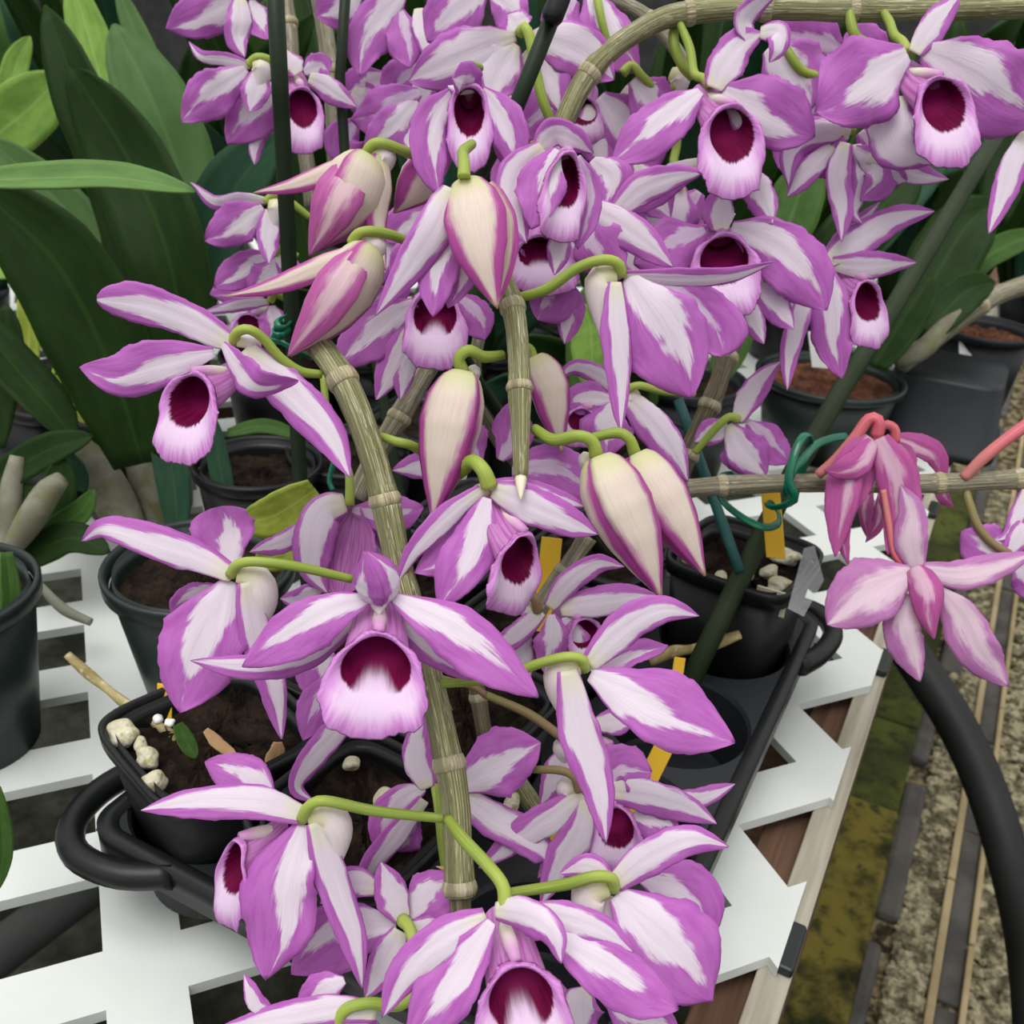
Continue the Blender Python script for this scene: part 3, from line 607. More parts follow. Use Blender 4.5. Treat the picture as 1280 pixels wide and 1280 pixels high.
for s, t, z, lb in ((-.180, .247, .084, 'black square pot of soil below the large forked lip flower, nearest the front'), (-.262, .330, .084, 'black square pot directly behind the one with pale stones'), (-.262, .413, .085, 'third black square pot along the left side of the tray'), (-.180, .330, .082, 'black square pot in the middle of the tray under the flowers'), (-.180, .413, .084, 'black square pot in the centre row, before the farthest one'), (-.180, .497, .086, 'farthest black square pot in the centre row of the tray'), (-.262, .497, .086, 'farthest black square pot on the left side of the tray')):
    p = ST(s, t); pot(lb, p.x, p.y, .0365, .006, z, A_S - .1, 'black_plastic', 'soil')
p = G(240, 716, .10); pot('dark green round pot with grey papery bulbs, left of the tray', p.x, p.y + .012, .048, 0, .10, 0, 'green_plastic', 'soil', False, .66)
p = G(-92, 745, .10); pot('dark green round pot at the left edge of the bench', p.x, p.y + .01, .045, 0, .10, 0, 'green_plastic', 'soil', False, .72)
pot('wide dark green round pot of reddish bark behind the diagonal stake', .293, .900, .066, 0, .075, 0, 'green_plastic', 'bark_red', False, .78)
pot('small round pot of bark beside the upturned grey pot', .50, 1.06, .05, 0, .085, 0, 'grey_plastic', 'bark_red', False, .8)
box_o = empty('upturned_pot', (.425, .945, 0), 'upturned dark grey square pot at the bench edge', 'pot')
loft('body', [rsq(.425, .945, h, z, A_S, n=48) for h, z in ((.060, 0), (.060, .008), (.057, .010), (.051, .072), (.049, .075), (.02, .0755))], 'grey_plastic', box_o, closed_top=True)
for x, y, h, z1, mt, lb in ((322, 575, .042, .085, 'black_plastic', 'black pot of dark bark behind the thick left stake'), (440, 560, .045, .08, 'black_plastic', 'black pot in the shade behind the main cane'), (540, 520, .045, .085, 'black_plastic', 'black pot in the shade behind the closed bud'), (690, 520, .048, .08, 'black_plastic', 'black pot in the shade behind the dull shaded bud'), (800, 545, .045, .085, 'black_plastic', 'black pot in the shade behind the two hanging buds'), (860, 470, .05, .09, 'grey_plastic', 'dark grey pot behind the old brown cane'), (350, 440, .05, .09, 'black_plastic', 'black pot far behind the open left flower'), (160, 500, .05, .09, 'black_plastic', 'black pot behind the grey papery bulbs'), (60, 480, .05, .09, 'black_plastic', 'black pot behind the bright yellow green leaves'), (600, 420, .055, .09, 'black_plastic', 'black pot far behind the pointed cane tip'), (740, 400, .055, .09, 'black_plastic', 'black pot far behind the broad white centred petal'), (470, 430, .055, .09, 'black_plastic', 'black pot far behind the left buds')):
    p = G(x, y, z1); pot(lb, p.x, p.y, h, 0, z1, A_S, mt, 'soil', i_sq := (x % 3 == 0))
# stones lying in the pots, tags, twigs
SD = 11
def put_stone(x, y, z, r, sq, label, mat='stone', group=None):
    global SD; SD += 1; c = G(x, y, z); V, F = stone(c, r, sq, SD); o = mesh_obj('stone', V, F, mat, origin=c); tag(o, label, 'stone', group)
for x, y, r, sq, lb in ((154, 917, .0072, (1, .85, .75), 'largest pale stone, at the left corner of the square pot'), (176, 931, .0055, (1.1, .5, .45), 'flat yellowish stone next to the largest pale stone'), (183, 946, .0062, (.7, 1, .7), 'knobbly pale stone in the middle of the pot corner'), (192, 978, .0056, (1, .8, .8), 'round greenish white stone at the front rim of the square pot')):
    put_stone(x, y, .081, r, sq, lb)
for x, y, r, sq, lb in ((982, 697, .0085, (1.2, .7, .6), 'long white stone beside the yellow tag'), (960, 715, .006, (1, .8, .6), 'round white stone in front of the long white stone'), (934, 717, .0055, (1, .8, .6), 'small white stone just behind the diagonal stake'), (902, 722, .005, (1, .7, .6), 'small cream stone left of the diagonal stake'), (976, 730, .008, (1.2, .8, .35), 'flat tan stone at the front rim of the tagged pot'), (862, 700, .005, (1, .8, .6), 'small dull stone near the hanging bud tips')):
    put_stone(x, y, .093, r, sq, lb)
put_stone(480, 1000, .078, .006, (1, .8, .7), 'white stone in the soil beside the brown cane')
put_stone(440, 955, .078, .004, (1, .8, .7), 'tiny white stone in the soil under the large forked lip flower')
put_stone(640, 1005, .078, .005, (.6, 1.3, .6), 'pale bone shaped stone between the cane and the lower sepals')
def plate(name, label, cat, pts, w, th, mat, group=None):     # a flat upright strip facing the viewer's side
    a, b = Vector(pts[0]), Vector(pts[1]); ax = (b - a); sd = Vector((.97, -.12, 0)).normalized() * w / 2; nr = sd.cross(ax).normalized() * th / 2
    V, F = box_geo((a + b) / 2, sd, ax / 2, nr); o = mesh_obj(name, V, F, mat, smooth=False, origin=a); bevel(o, .0004, 1); tag(o, label, cat, group); return o
def tagp(x0, y0, x1, y1, d, w, lb, mat='tag'): plate('plant_tag', lb, 'plant tag', (P(x0, y0, d), P(x1, y1, d)), w * d / FPX, .0006, mat, 'plant tags')
tagp(970, 698, 963, 612, .53, 24, 'yellow tag standing in the pot behind the diagonal stake')
tagp(205, 900, 206, 855, .46, 20, 'yellow tag standing in the square pot with four pale stones')
tagp(678, 790, 690, 672, .50, 26, 'yellow tag behind the open lip in the middle of the plant')
tagp(700, 1075, 708, 985, .44, 30, 'yellow tag under the crossing narrow sepals')
tagp(780, 1035, 832, 930, .46, 26, 'yellow tag just below the large pointed petal')
tagp(838, 905, 850, 822, .52, 14, 'yellow tag at the foot of the diagonal stake')
tagp(1025, 460, 1020, 415, .93, 20, 'white tag in the wide pot of reddish bark', 'tag_white')
tagp(1207, 455, 1206, 425, 1.05, 15, 'white tag behind the upturned grey pot', 'tag_white')
o = mesh_obj('tape', *box_geo(G(962, 748, .093) + Vector((0, -.003, 0)), SV * .0085, Vector((0, 0, .0075)), EV * .0006), 'tape', smooth=False, origin=G(962, 748, .093)); tag(o, 'piece of cream tape stuck to the rim of the tagged pot', 'tape')
fl = P(1000, 720, .50)
V = [P(985, 760, .505), P(1005, 685, .525), P(1018, 682, .53), P(1030, 725, .52), P(1005, 770, .50)]
nv = (EV * -.0006); o = mesh_obj('plastic_film', V + [v + nv for v in V], [(0, 1, 4), (1, 2, 3), (1, 3, 4), (5, 9, 6), (6, 8, 7), (6, 9, 8)] + [(i, 5 + i, 5 + (i + 1) % 5, (i + 1) % 5) for i in range(5)], 'film', smooth=False, origin=V[0]); tag(o, 'clear plastic sleeve corner on the right of the tagged pot', 'plastic film')
def twig(label, d, w, pts, mat='twig', name='twig', cat='twig'):
    q = [P(p[0], p[1], d + (p[2] if len(p) > 2 else 0) / 100) for p in pts]; r = w * d / FPX / 2
    V, F, UV = tube_geo([(*a, r * (1 + .14 * ((i % 2) * 2 - 1))) for i, a in enumerate(q)], 34, 9); o = mesh_obj(name, V, F, mat, None, UV, origin=q[-1]); tag(o, label, cat)
twig('jointed tan twig leaning out of the square pot with pale stones', .475, 12, [(84, 818), (110, 842), (135, 862, -.5), (160, 882, -1), (190, 902, -1.8), (222, 924, -3)])
twig('knobbly pale twig lying across the tray by the diagonal stake', .545, 14, [(812, 828), (840, 815), (862, 812), (890, 806), (925, 793)])
twig('grey aerial root hanging over the lattice at the left', .60, 12, [(-5, 680), (20, 702), (50, 732), (80, 762), (114, 778)], 'root', 'aerial_root', 'root')
for lb, d, w, pts in (('dry tan leaf scrap lying in the square pot', .425, 16, [(257, 912), (275, 930), (300, 950)]), ('dry brown leaf scrap near the right corner of the square pot', .435, 22, [(348, 928), (345, 945), (333, 965)])):
    q = [P(*p, d) for p in pts]; o = petal('dry_leaf', 'S', q, w * d / FPX, None, MAT['dry_leaf'], 20); tag(o, lb, 'dry leaf')
q = [P(*p, .43) for p in ((222, 905), (232, 925), (245, 948))]; o = petal('young_shoot', 'L', q, 22 * .43 / FPX, None, MAT['leaf_mid'], 20); tag(o, 'small green shoot in the square pot beside the twig', 'shoot')
for x, y, lb in ((198, 899, 'tiny white bead touching the twig, next to the yellow tag'), (212, 904, 'tiny white bead just right of the twig foot')):
    put_stone(x, y, .084, .0022, (1, 1, 1), lb, 'tag_white', 'fertiliser beads')
# ------------------------------------------------------------------ stakes and ties
def soilp(s, t, z=.078): return ST(s, t, z)
rod('plant_stake', 'dark green stake on the left, passing behind the upper left buds', 'stake', [P(343, -25, .40), P(360, 300, .45), P(375, 600, .49), Vector((-.095, .405, .078))], .0036, 'stake', 'green stakes')
rod('plant_stake', 'thinner dark green stake right of the thick upper left stake', 'stake', [P(433, -25, .52), P(431, 200, .55), soilp(-.262, .413)], .0029, 'stake', 'green stakes')
st3 = rod('plant_stake', 'dark green stake with a black cap leaning behind the top centre flowers', 'stake', [P(707, -20, .405), P(655, 110, .42), P(610, 220, .43), P(545, 385, .47), soilp(-.18, .497)], .0036, 'stake', 'green stakes')
tube('cap', [(*P(708, -24, .402), .0045), (*P(690, 22, .4045), .0046), (*P(687, 28, .4052), .0036)], 'black_plastic', st3, 8, 12)
rod('plant_stake', 'long olive stake leaning diagonally on the right, tied to the horizontal cane', 'stake', [P(1262, 142, .68), P(1110, 395, .61), P(1000, 575, .56), soilp(-.098, .425, .06)], .0057, 'stake_olive', 'green stakes')
rod('plant_stake', 'thin teal stake in the tagged pot behind the hanging buds', 'stake', [P(848, 500, .57), P(880, 590, .56), P(925, 715, .535)], .0030, 'stake_blue', 'green stakes')
rod('plant_stake', 'short green stake tip above the hooded flower at top centre', 'stake', [P(553, 82, .47), P(556, 130, .48), P(560, 420, .56)], .0014, 'stake_blue', 'green stakes')
rod('bamboo_stake', 'tan bamboo stake standing behind the hanging pointed cane', 'stake', [P(607, 385, .50), P(602, 520, .53), soilp(-.18, .497)], .0034, 'cane_grey')
def tie(label, d, w, pts):
    q = [(*P(p[0], p[1], d + (p[2] if len(p) > 2 else 0) / 100), w * d / FPX / 2) for p in pts]; V, F, UV = tube_geo(q, 60, 8, .45); o = mesh_obj('twist_tie', V, F, 'tie', None, UV, origin=q[0][:3]); tag(o, label, 'twist tie')
tie('green twist tie binding the horizontal cane to the olive stake', .478, 11, [(1058, 545, 1), (1040, 548, .6), (1020, 556, 0), (1003, 575, -1.2), (990, 590, -1.6), (984, 615, -1.2), (990, 625, .6), (996, 610, 1.4), (1010, 560, .4), (1012, 545, -.6), (1004, 545, -1.2), (994, 565, -1.6), (986, 600, -1.6), (994, 622, -1.4), (980, 632, -.8), (962, 634, .3), (965, 628, 2.2)])
tie('green twist tie looped around the olive stake below the cane', .50, 10, [(930, 592, .5), (905, 595, -.6), (897, 608, -1.2), (905, 628, -1.2), (930, 648, -.6), (955, 659, -.5), (972, 655, 0), (974, 644, 1), (966, 632, 2), (958, 632, 2.4)])
tie('green twist tie coiled on the left stake above the open flower', .455, 9, [(356, 395, 0), (345, 402, -.8), (352, 411, -1), (362, 404, .6), (352, 402, 1), (342, 416, -.6), (352, 420, -1), (362, 412, .6), (350, 414, 1), (340, 425, -.4), (352, 428, -.8), (372, 440, -.6), (392, 448, 0)])
tie('small green twist tie on the yellowing leaf at the left', .66, 8, [(70, 466, 0), (80, 463, -.5), (95, 467, -.5), (98, 475, 0), (97, 490, 0), (102, 510, 0)])
tie('green twist tie on the twig behind the single left lip', .62, 8, [(425, 560), (418, 575), (412, 600), (416, 612)])
# ------------------------------------------------------------------ leafy plants
def plant(label, base, leaves, D, bulbs=(), group='leafy orchids around the bench'):
    """leaves: (mat, width px, roll, [(x, y, cm)...], fold); bulbs: (width px, [(x, y, cm)...])."""
    o = empty('leafy_orchid', base, label, 'leafy plant', group)
    def w3(p): return P(p[0], p[1], D + (p[2] if len(p) > 2 else 0) / 100)
    for L in leaves:
        mt, w, roll, pts = L[:4]; petal('leaf', 'L', [w3(p) for p in pts], w * D / FPX, o, MAT['leaf_' + mt], roll, L[4] if len(L) > 4 else .15, .01, 20, 9, .0016)
    for w, pts in bulbs:
        q = [w3(p) for p in pts]; r = w * D / FPX / 2; tube('pseudobulb', [(*a, r * k) for a, k in zip(q, (.55, 1.0, .95, .6))], 'papery', o, 14, 12)
    return o
plant('broad leaved plant with dark upright leaves behind the upper left flowers', G(215, 640, .09), [
    ('dark', 112, 18, [(232, 470, 2), (212, 330), (160, 200), (84, 80, -1)]),
    ('dark', 80, 20, [(185, 420, 3), (150, 240, 2), (95, 110, 1), (56, 6, 1)]),
    ('grey', 105, -10, [(238, 330, 7), (225, 220, 7), (190, 125, 6), (142, 30, 6)]),
    ('blue', 95, 25, [(235, 400, 4), (262, 300, 4), (300, 225, 3), (352, 165, 2)]),
    ('light', 64, 10, [(140, 200, 12), (130, 120, 12), (112, 50, 12), (88, -30, 12)]),
    ('grey', 40, 10, [(215, 180, 14), (190, 90, 14), (165, 30, 14), (145, -20, 14)]),
    ('grey', 70, 10, [(160, 420, 6), (110, 300, 6), (60, 240, 6), (-20, 170, 6)]),
    ('blue', 26, 30, [(126, 370, 4), (128, 335, 4), (143, 286, 4)])], .72,
    [(52, [(180, 690), (200, 645), (185, 590), (160, 540)]), (50, [(175, 690, -2), (150, 640, -2), (122, 590, -2), (92, 552, -2)])])
plant('plant with one long light green leaf reaching across from the left edge', G(-30, 700, .1), [
    ('soft', 44, 42, [(-40, 226, 0), (60, 222, 0), (150, 222, 0), (244, 239, 0)], .3)], .52)
plant('plant with a broad very dark leaf sweeping down from the left edge', G(0, 760, .09), [
    ('dark', 132, 15, [(178, 580, 4), (142, 470, 2), (70, 330, 0), (-40, 225, -1)]),
    ('dark', 66, 25, [(-30, 395, 3), (20, 460, 3), (60, 505, 3), (95, 552, 3)]),
    ('dark', 46, 20, [(-30, 615, 2), (20, 585, 2), (65, 560, 2), (116, 545, 2)]),
    ('blue', 40, 10, [(30, 570, 5), (70, 575, 5), (90, 590, 5), (108, 615, 5)]),
    ('dark', 60, 20, [(-10, 560, 5), (-5, 500, 5), (5, 440, 5), (8, 380, 5)]),
    ('dark', 46, 20, [(10, 712, 1), (45, 690, 1), (90, 672, 1), (138, 690, 1)]), ('dark', 52, 10, [(20, 690, 2), (50, 655, 2), (70, 620, 2), (78, 570, 2)]), ('mid', 34, 20, [(40, 690, 1.5), (72, 660, 1.5), (100, 640, 1.5), (118, 612, 1.5)]), ('dark', 48, 10, [(-20, 680, 2), (0, 640, 2), (30, 625, 2), (60, 640, 2)])], .62,
    [(34, [(5, 700, 0), (35, 655, 0), (60, 615, 0), (78, 598, 0)]), (30, [(-5, 720, 2), (10, 660, 2), (15, 610, 2), (22, 570, 2)])])
plant('bright yellow green leaves behind the dark leaves at the left edge', G(60, 560, .08), [
    ('light', 80, 12, [(-40, 205, 0), (0, 165, 0), (40, 132, 0), (76, 92, 0)]),
    ('yellow', 26, 10, [(35, 480, -8), (36, 430, -8), (36, 390, -8), (34, 335, -8)]),
    ('light', 40, 50, [(-30, 336, -6), (0, 336, -6), (20, 334, -6), (34, 330, -6)]),
    ('yellow', 52, 10, [(135, 540, -12), (112, 505, -12), (92, 475, -12), (75, 445, -12)]),
    ('light', 34, 10, [(-10, 150, 4), (12, 110, 4), (22, 75, 4), (38, 45, 4)]),
    ('mid', 60, 5, [(10, 130, 12), (12, 70, 12), (18, 30, 12), (10, -30, 12)]),
    ('light', 70, 10, [(180, 470, 6), (175, 430, 6), (190, 410, 6), (215, 400, 6)])], .86)
plant('narrow dark strap leaves below the open flower on the left', G(250, 660, .09), [
    ('blue', 44, 15, [(222, 665, 0), (218, 610, 0), (208, 550, 0), (196, 500, 0)]),
    ('blue', 28, 15, [(285, 650, 0), (280, 610, 0), (272, 570, 0), (266, 520, 0)]),
    ('mid', 20, 30, [(285, 541, -2), (320, 533, -2), (345, 535, -2), (378, 548, -2)])], .66)
plant('yellowing leaf stub beside the flower with the curled left sepal', P(395, 640, .47), [
    ('yellow', 56, 15, [(394, 612, 0), (365, 632, 0), (335, 648, 0), (298, 652, 0)], .1), ('yellow', 40, 15, [(385, 690, 0), (360, 692, 0), (340, 697, 0), (318, 708, 0)], .1)], .47)
plant('single green leaf hanging below the green pot at the left edge', P(-5, 690, .50), [('mid', 26, 20, [(8, 690, 0), (14, 750, 0), (10, 790, 0), (-4, 842, 0)])], .50)
plant('single green leaf at the left edge over the lower slats', P(-10, 985, .42), [('mid', 24, 20, [(-6, 985, 0), (2, 1030, 0), (4, 1070, 0), (-4, 1115, 0)])], .42)
plant('dark rounded leaves behind the olive stake on the right', G(1180, 470, .08), [
    ('dark', 92, 10, [(1140, 400, 4), (1175, 335, 4), (1210, 280, 4), (1246, 250, 4)]),
    ('dark', 58, 15, [(1092, 458, -3), (1115, 420, -3), (1140, 380, -3), (1164, 345, -3)]),
    ('dark', 54, 15, [(1160, 418, 0), (1185, 385, 0), (1212, 362, 0), (1244, 352, 0)]),
    ('blue', 80, 10, [(1060, 330, 6), (1100, 270, 6), (1140, 220, 6), (1190, 190, 6)]),
    ('blue', 54, 10, [(1050, 260, 8), (1100, 230, 8), (1170, 200, 8), (1250, 180, 8)]),
    ('mid', 40, 20, [(1205, 350, 9), (1235, 320, 9), (1262, 305, 9), (1300, 290, 9)]),
    ('dark', 70, 10, [(1240, 280, 12), (1262, 200, 12), (1270, 120, 12), (1280, 60, 12)]),
    ('blue', 60, 10, [(1180, 190, 14), (1210, 120, 14), (1240, 70, 14), (1262, 20, 14)])], .92,
    [(24, [(1120, 455, 0), (1150, 440, 0), (1180, 410, 0), (1210, 385, 0)])])
plant('dark leaves behind the twisted petals right of centre', G(930, 430, .08), [
    ('mid', 70, 10, [(960, 330, 0), (985, 280, 0), (1000, 240, 0), (1020, 200, 0)]),
    ('dark', 80, 10, [(1000, 350, 2), (1060, 300, 2), (1110, 250, 2), (1150, 210, 2)]),
    ('mid', 50, 10, [(900, 470, 0), (915, 430, 0), (925, 390, 0), (930, 340, 0)]),
    ('mid', 60, 10, [(740, 520, 0), (738, 470, 0), (736, 420, 0), (730, 360, 0)]),
    ('light', 44, 10, [(742, 480, -12), (740, 445, -12), (738, 410, -12), (730, 380, -12)])], .80)
BG = random.Random(21)
for i, (x, y, lb) in enumerate(((-.62, 1.05, 'dark leafy plant in the far left corner'), (-.42, 1.12, 'dark leafy plant far behind the upper left flowers'), (-.22, 1.10, 'dark leafy plant far behind the thick left stake'), (-.04, 1.05, 'dark leafy plant far behind the top centre flowers'), (.14, 1.12, 'dark leafy plant far behind the arching cane'), (.32, 1.18, 'dark leafy plant far behind the right hand open flowers'), (.50, 1.25, 'dark leafy plant beyond the diagonal stake at the right'), (.70, 1.35, 'dark leafy plant beyond the rail at the upper right'), (-.10, .84, 'low dark leafy plant in the shade behind the middle flowers'), (.10, .80, 'low dark leafy plant in the shade behind the middle right flowers'))):
    o = empty('leafy_orchid', (x, y, 0), lb, 'leafy plant', 'leafy orchids around the bench')
    for k in range(15 if i < 8 else 12):
        a = BG.uniform(0, 6.28); R = BG.uniform(.06, .20); h = BG.uniform(.22, .44) if i < 8 else BG.uniform(.08, .18)
        if i >= 8: R *= .7
        b = Vector((x + .03 * math.cos(a), y + .03 * math.sin(a), .04)); tp = Vector((x + R * math.cos(a), y + R * math.sin(a), h))
        mid = b.lerp(tp, .55) + Vector((0, 0, h * .14)); petal('leaf', 'L', [b, b.lerp(mid, .5) + Vector((0, 0, .02)), mid, tp], BG.uniform(.035, .065), o, MAT['leaf_' + BG.choice(['dark', 'dark', 'blue', 'dark', 'mid'])], BG.uniform(-40, 40), .2, .01, 12, 7, .0016)
    tube('pot', [(x, y, 0, .04), (x, y, .03, .05), (x, y, .06, .055)], 'black_plastic', o, 6, 16)
# ------------------------------------------------------------------ canes
C1 = cane('thick striated cane hanging down the front centre past the large open flower', .350, 38, [(386, 424, 2.2), (405, 440, .8), (432, 482, .2), (458, 545, 0), (480, 620, 0), (497, 700, 0), (518, 780, -.2), (538, 850, -.4), (556, 930, -.8), (569, 1000, -1.2), (573, 1070, -1.6), (575, 1120, -1.8)], (.155, .365, .56, .80, .985))
cane('thin dark end of the front cane just above the bottom flower', .330, 29, [(574, 1112, .2), (576, 1150, .2), (572, 1200, .2), (566, 1260, .4)], (), 'cane_old')
cane('pointed cane tip hanging between the buds in the middle', .360, 31, [(600, 270, 4.5), (622, 335, 1.6), (641, 385, .6), (648, 440, 0), (650, 510, -.6), (651, 560, -1.2), (651, 597, -1.8)], (.48, .72), 'cane', tip=True)
cane('arching cane along the top edge, bending down at the top centre', .455, 29, [(670, 245, 1), (700, 165, 0), (728, 105, 0), (765, 62, 0), (810, 32, 0), (850, 18, 0), (930, 11, 0), (1060, 13, 0), (1180, 12, 0), (1310, 8, 0), (1480, 2, 0), (1640, 6, 0)], (.145, .285, .37, .47, .685, .84))
cane('thinner cane behind the arching cane at the top', .485, 19, [(735, -15, 0), (775, 2, 0), (810, 22, 0), (840, 55, 0), (862, 92, 0)], (.5,), 'cane_grey')
cane('horizontal cane on the right, tied with green twist ties', .485, 26, [(858, 611, 0), (905, 607, 0), (985, 604, 0), (1085, 604, 0), (1180, 604, 0), (1300, 597, 0), (1440, 588, 0), (1580, 585, 0)], (.066, .31, .44, .58, .77), 'cane_grey')
cane('old brown cane rising behind the twist tie right of centre', .54, 27, [(935, 370, 2), (908, 450, .5), (890, 500, 0), (868, 550, 0), (852, 590, 0), (846, 630, 1)], (.32, .55, .78), 'cane_old')
cane('grey cane slanting behind the small buds left of centre', .47, 29, [(560, 420, 1), (532, 465, .5), (500, 520, 0), (470, 570, 0), (445, 622, 0)], (.52,), 'cane_grey')
cane('upright grey cane beside the thick left stake at the top', .60, 22, [(354, -20, 0), (362, 40, 0), (366, 110, 0), (380, 180, 0), (392, 260, 0)], (.17, .6), 'cane_grey')
cane('upright grey cane between the two left stakes at the top', .60, 24, [(398, -10, 0), (408, 50, 0), (416, 120, 0), (420, 200, 0), (425, 300, 0)], (.33, .62), 'cane_grey')
cane('slim brown cane below the large forked lip flower', .46, 21, [(470, 880, 0), (485, 930, 0), (497, 985, 0), (512, 1040, 1)], (.5, .75), 'cane_old')
cane('brown cane just right of the front cane below the middle', .45, 22, [(585, 800, 0), (596, 860, 0), (606, 920, 0), (618, 980, 0)], (.4,), 'cane_old')
cane('slanting olive cane below the crossing narrow sepals', .445, 27, [(630, 950, 0), (672, 1015, 0), (705, 1050, 0), (745, 1082, 0)], (.5,), 'cane')
cane('short grey cane behind the open lip in the middle', .46, 25, [(735, 670, 0), (712, 705, 0), (690, 735, 0), (668, 770, 0)], (.45,), 'cane_grey')
cane('thin grey cane rising from the soil under the forked lip', .50, 20, [(420, 860, 0), (418, 900, 0), (420, 940, 0), (424, 980, 0)], (.5,), 'cane_old')
cane('grey rhizome leaning over the pots at the far right', .95, 26, [(1125, 455, 0), (1160, 430, 0), (1200, 400, 0), (1240, 372, 0), (1300, 350, 0)], (.6,), 'cane_grey')

G1 = 'open orchid flowers'; G2 = 'orchid buds'
def fl(label, D, parts, **kw): return flower(label, D, parts, group=G1, **kw)
def bd(label, D, parts, **kw): return flower(label, D, parts, cat='orchid bud', name='orchid_bud', group=G2, **kw)
# --- front flowers
fl('large open flower with two dark blotches in its lip, front centre', .318, [
    ('U', 58, 60, [(476, 748, .3), (473, 728, -.1), (466, 708, -.6), (456, 688, -1.0)], {'m': 'P'}),
    ('P', 66, -8, [(464, 748, .1), (415, 764, -.5), (355, 800, -.8), (303, 834, -.8)]),
    ('P', 70, 8, [(490, 746, .1), (552, 780, -.5), (612, 822, -.8), (673, 872, -.8)]),
    ('S', 42, 10, [(455, 765, .8), (380, 818, .6), (310, 834, .4), (238, 826, .6)]),
    ('S', 46, 0, [(498, 770, .8), (545, 812, 1.0), (595, 850, 1.0)]),
    ('L', 124, 0, [(475, 760, .9), (474, 788, -.8), (463, 922, -1.9)], {'split': True, 'widen': .22}),
    ('M', 30, 0, [(473, 738, .5), (474, 752, .1), (474, 768, -.2)])])
fl('open flower facing lower left with a single round dark throat, upper left', .345, [
    ('k', 13, 0, [(291, 428, .2), (297, 415, -.2), (312, 412, -.3), (330, 424, 0), (350, 447, .3), (375, 464, .6), (402, 468, .9)]),
    ('T', 48, 5, [(290, 430, 0), (240, 402, -.3), (180, 380, -.5), (121, 374, -.6)]),
    ('P', 62, 0, [(268, 440, 0), (205, 452, -.4), (150, 468, -.6), (99, 459, -.6)]),
    ('P', 44, -35, [(278, 430, -.4), (300, 462, -1.0), (325, 482, -1.3), (373, 476, -1.0)]),
    ('S', 56, 8, [(306, 436, .1), (350, 478, .1), (405, 535, 0), (438, 597, 0)]),
    ('L', 78, -26, [(292, 466, .9), (242, 464, -.8), (227, 581, -1.6)], {'widen': .02}),
    ('M', 24, 0, [(295, 428, .1), (316, 428, .4), (326, 440, .6)])])
fl('flower seen from the side with a curled sepal tip, left of the large open flower', .345, [
    ('k', 13, 0, [(289, 718, 0), (296, 706, -.4), (318, 702, -.5), (370, 708, -.2), (440, 724, .5)]),
    ('S', 44, -8, [(292, 718, 0), (240, 692, -.3), (180, 672, -.6), (130, 660, -.7), (102, 676, -.3)]),
    ('F', 84, 0, [(288, 712, .5), (280, 675, .8), (270, 634, .9)], {'m': 'P'}),
    ('P', 106, -6, [(288, 726, .1), (262, 785, -.4), (240, 840, -.6), (224, 890, -.6)]),
    ('S', 44, 15, [(308, 728, -.3), (320, 790, -.1), (343, 860, .2), (352, 924, .3)]),
    ('P', 40, 30, [(280, 735, .8), (235, 750, 1.0), (215, 770, 1.2)]),
    ('M', 42, 0, [(296, 718, 0), (322, 724, .2), (330, 752, .4), (326, 790, .5)])])
fl('flower seen from the side above the carry tray handle, lower left', .33, [
    ('k', 14, 0, [(378, 1024, 0), (384, 1010, -.4), (405, 1001, -.5), (470, 1014, -.1), (553, 1023, .3)]),
    ('S', 44, -6, [(382, 1020, 0), (320, 1003, -.3), (245, 1003, -.5), (176, 1013, -.5)]),
    ('P', 56, 0, [(342, 1002, .5), (310, 974, .6), (256, 952, .6)]),
    ('P', 96, -8, [(378, 1030, 0), (352, 1100, -.5), (345, 1160, -.6), (334, 1224, -.5)]),
    ('L', 62, -50, [(352, 1036, 1.0), (300, 1046, .1), (284, 1160, .1)]),
    ('S', 44, 12, [(394, 1028, -.2), (412, 1090, -.1), (440, 1165, 0), (453, 1236, 0)]),
    ('M', 42, 0, [(384, 1022, 0), (412, 1018, .2), (424, 1042, .3), (422, 1085, .4)])])
fl('side facing flower with a broad pointed petal, right of centre', .33, [
    ('k', 13, 0, [(731, 836, 0), (728, 824, -.4), (708, 821, -.5), (672, 830, -.2), (620, 848, .2), (552, 855, .7)]),
    ('S', 46, -10, [(735, 832, 0), (775, 790, -.3), (825, 762, -.5), (874, 770, -.4)]),
    ('P', 94, 8, [(738, 842, 0), (800, 872, -.5), (860, 900, -.7), (918, 928, -.7)]),
    ('P', 40, 35, [(738, 838, .6), (790, 815, .6), (835, 806, .7)]),
    ('S', 52, 12, [(710, 838, -.4), (724, 910, -.5), (748, 985, -.5), (758, 1054, -.4)]),
    ('M', 46, 0, [(726, 832, 0), (702, 836, .1), (700, 862, .2), (712, 910, .3)])])
fl('side facing flower with a broad white centred petal, upper right of centre', .365, [
    ('k', 14, 0, [(776, 343, 0), (772, 329, -.4), (752, 325, -.5), (720, 336, -.3), (682, 362, 0), (640, 374, .6)]),
    ('S', 26, -30, [(780, 345, 0), (840, 348, -.2), (905, 346, -.2), (969, 328, -.2)]),
    ('P', 112, -6, [(784, 348, 0), (812, 400, -.5), (842, 450, -.6), (864, 498, -.4)]),
    ('F', 70, 10, [(830, 350, .6), (868, 375, .7), (896, 405, .8), (908, 444, .9)]),
    ('S', 36, 12, [(768, 352, -.3), (770, 420, -.4), (774, 480, -.3), (776, 540, -.2)]),
    ('M', 42, 0, [(772, 344, 0), (752, 346, .1), (748, 368, .2), (756, 430, .3)])])
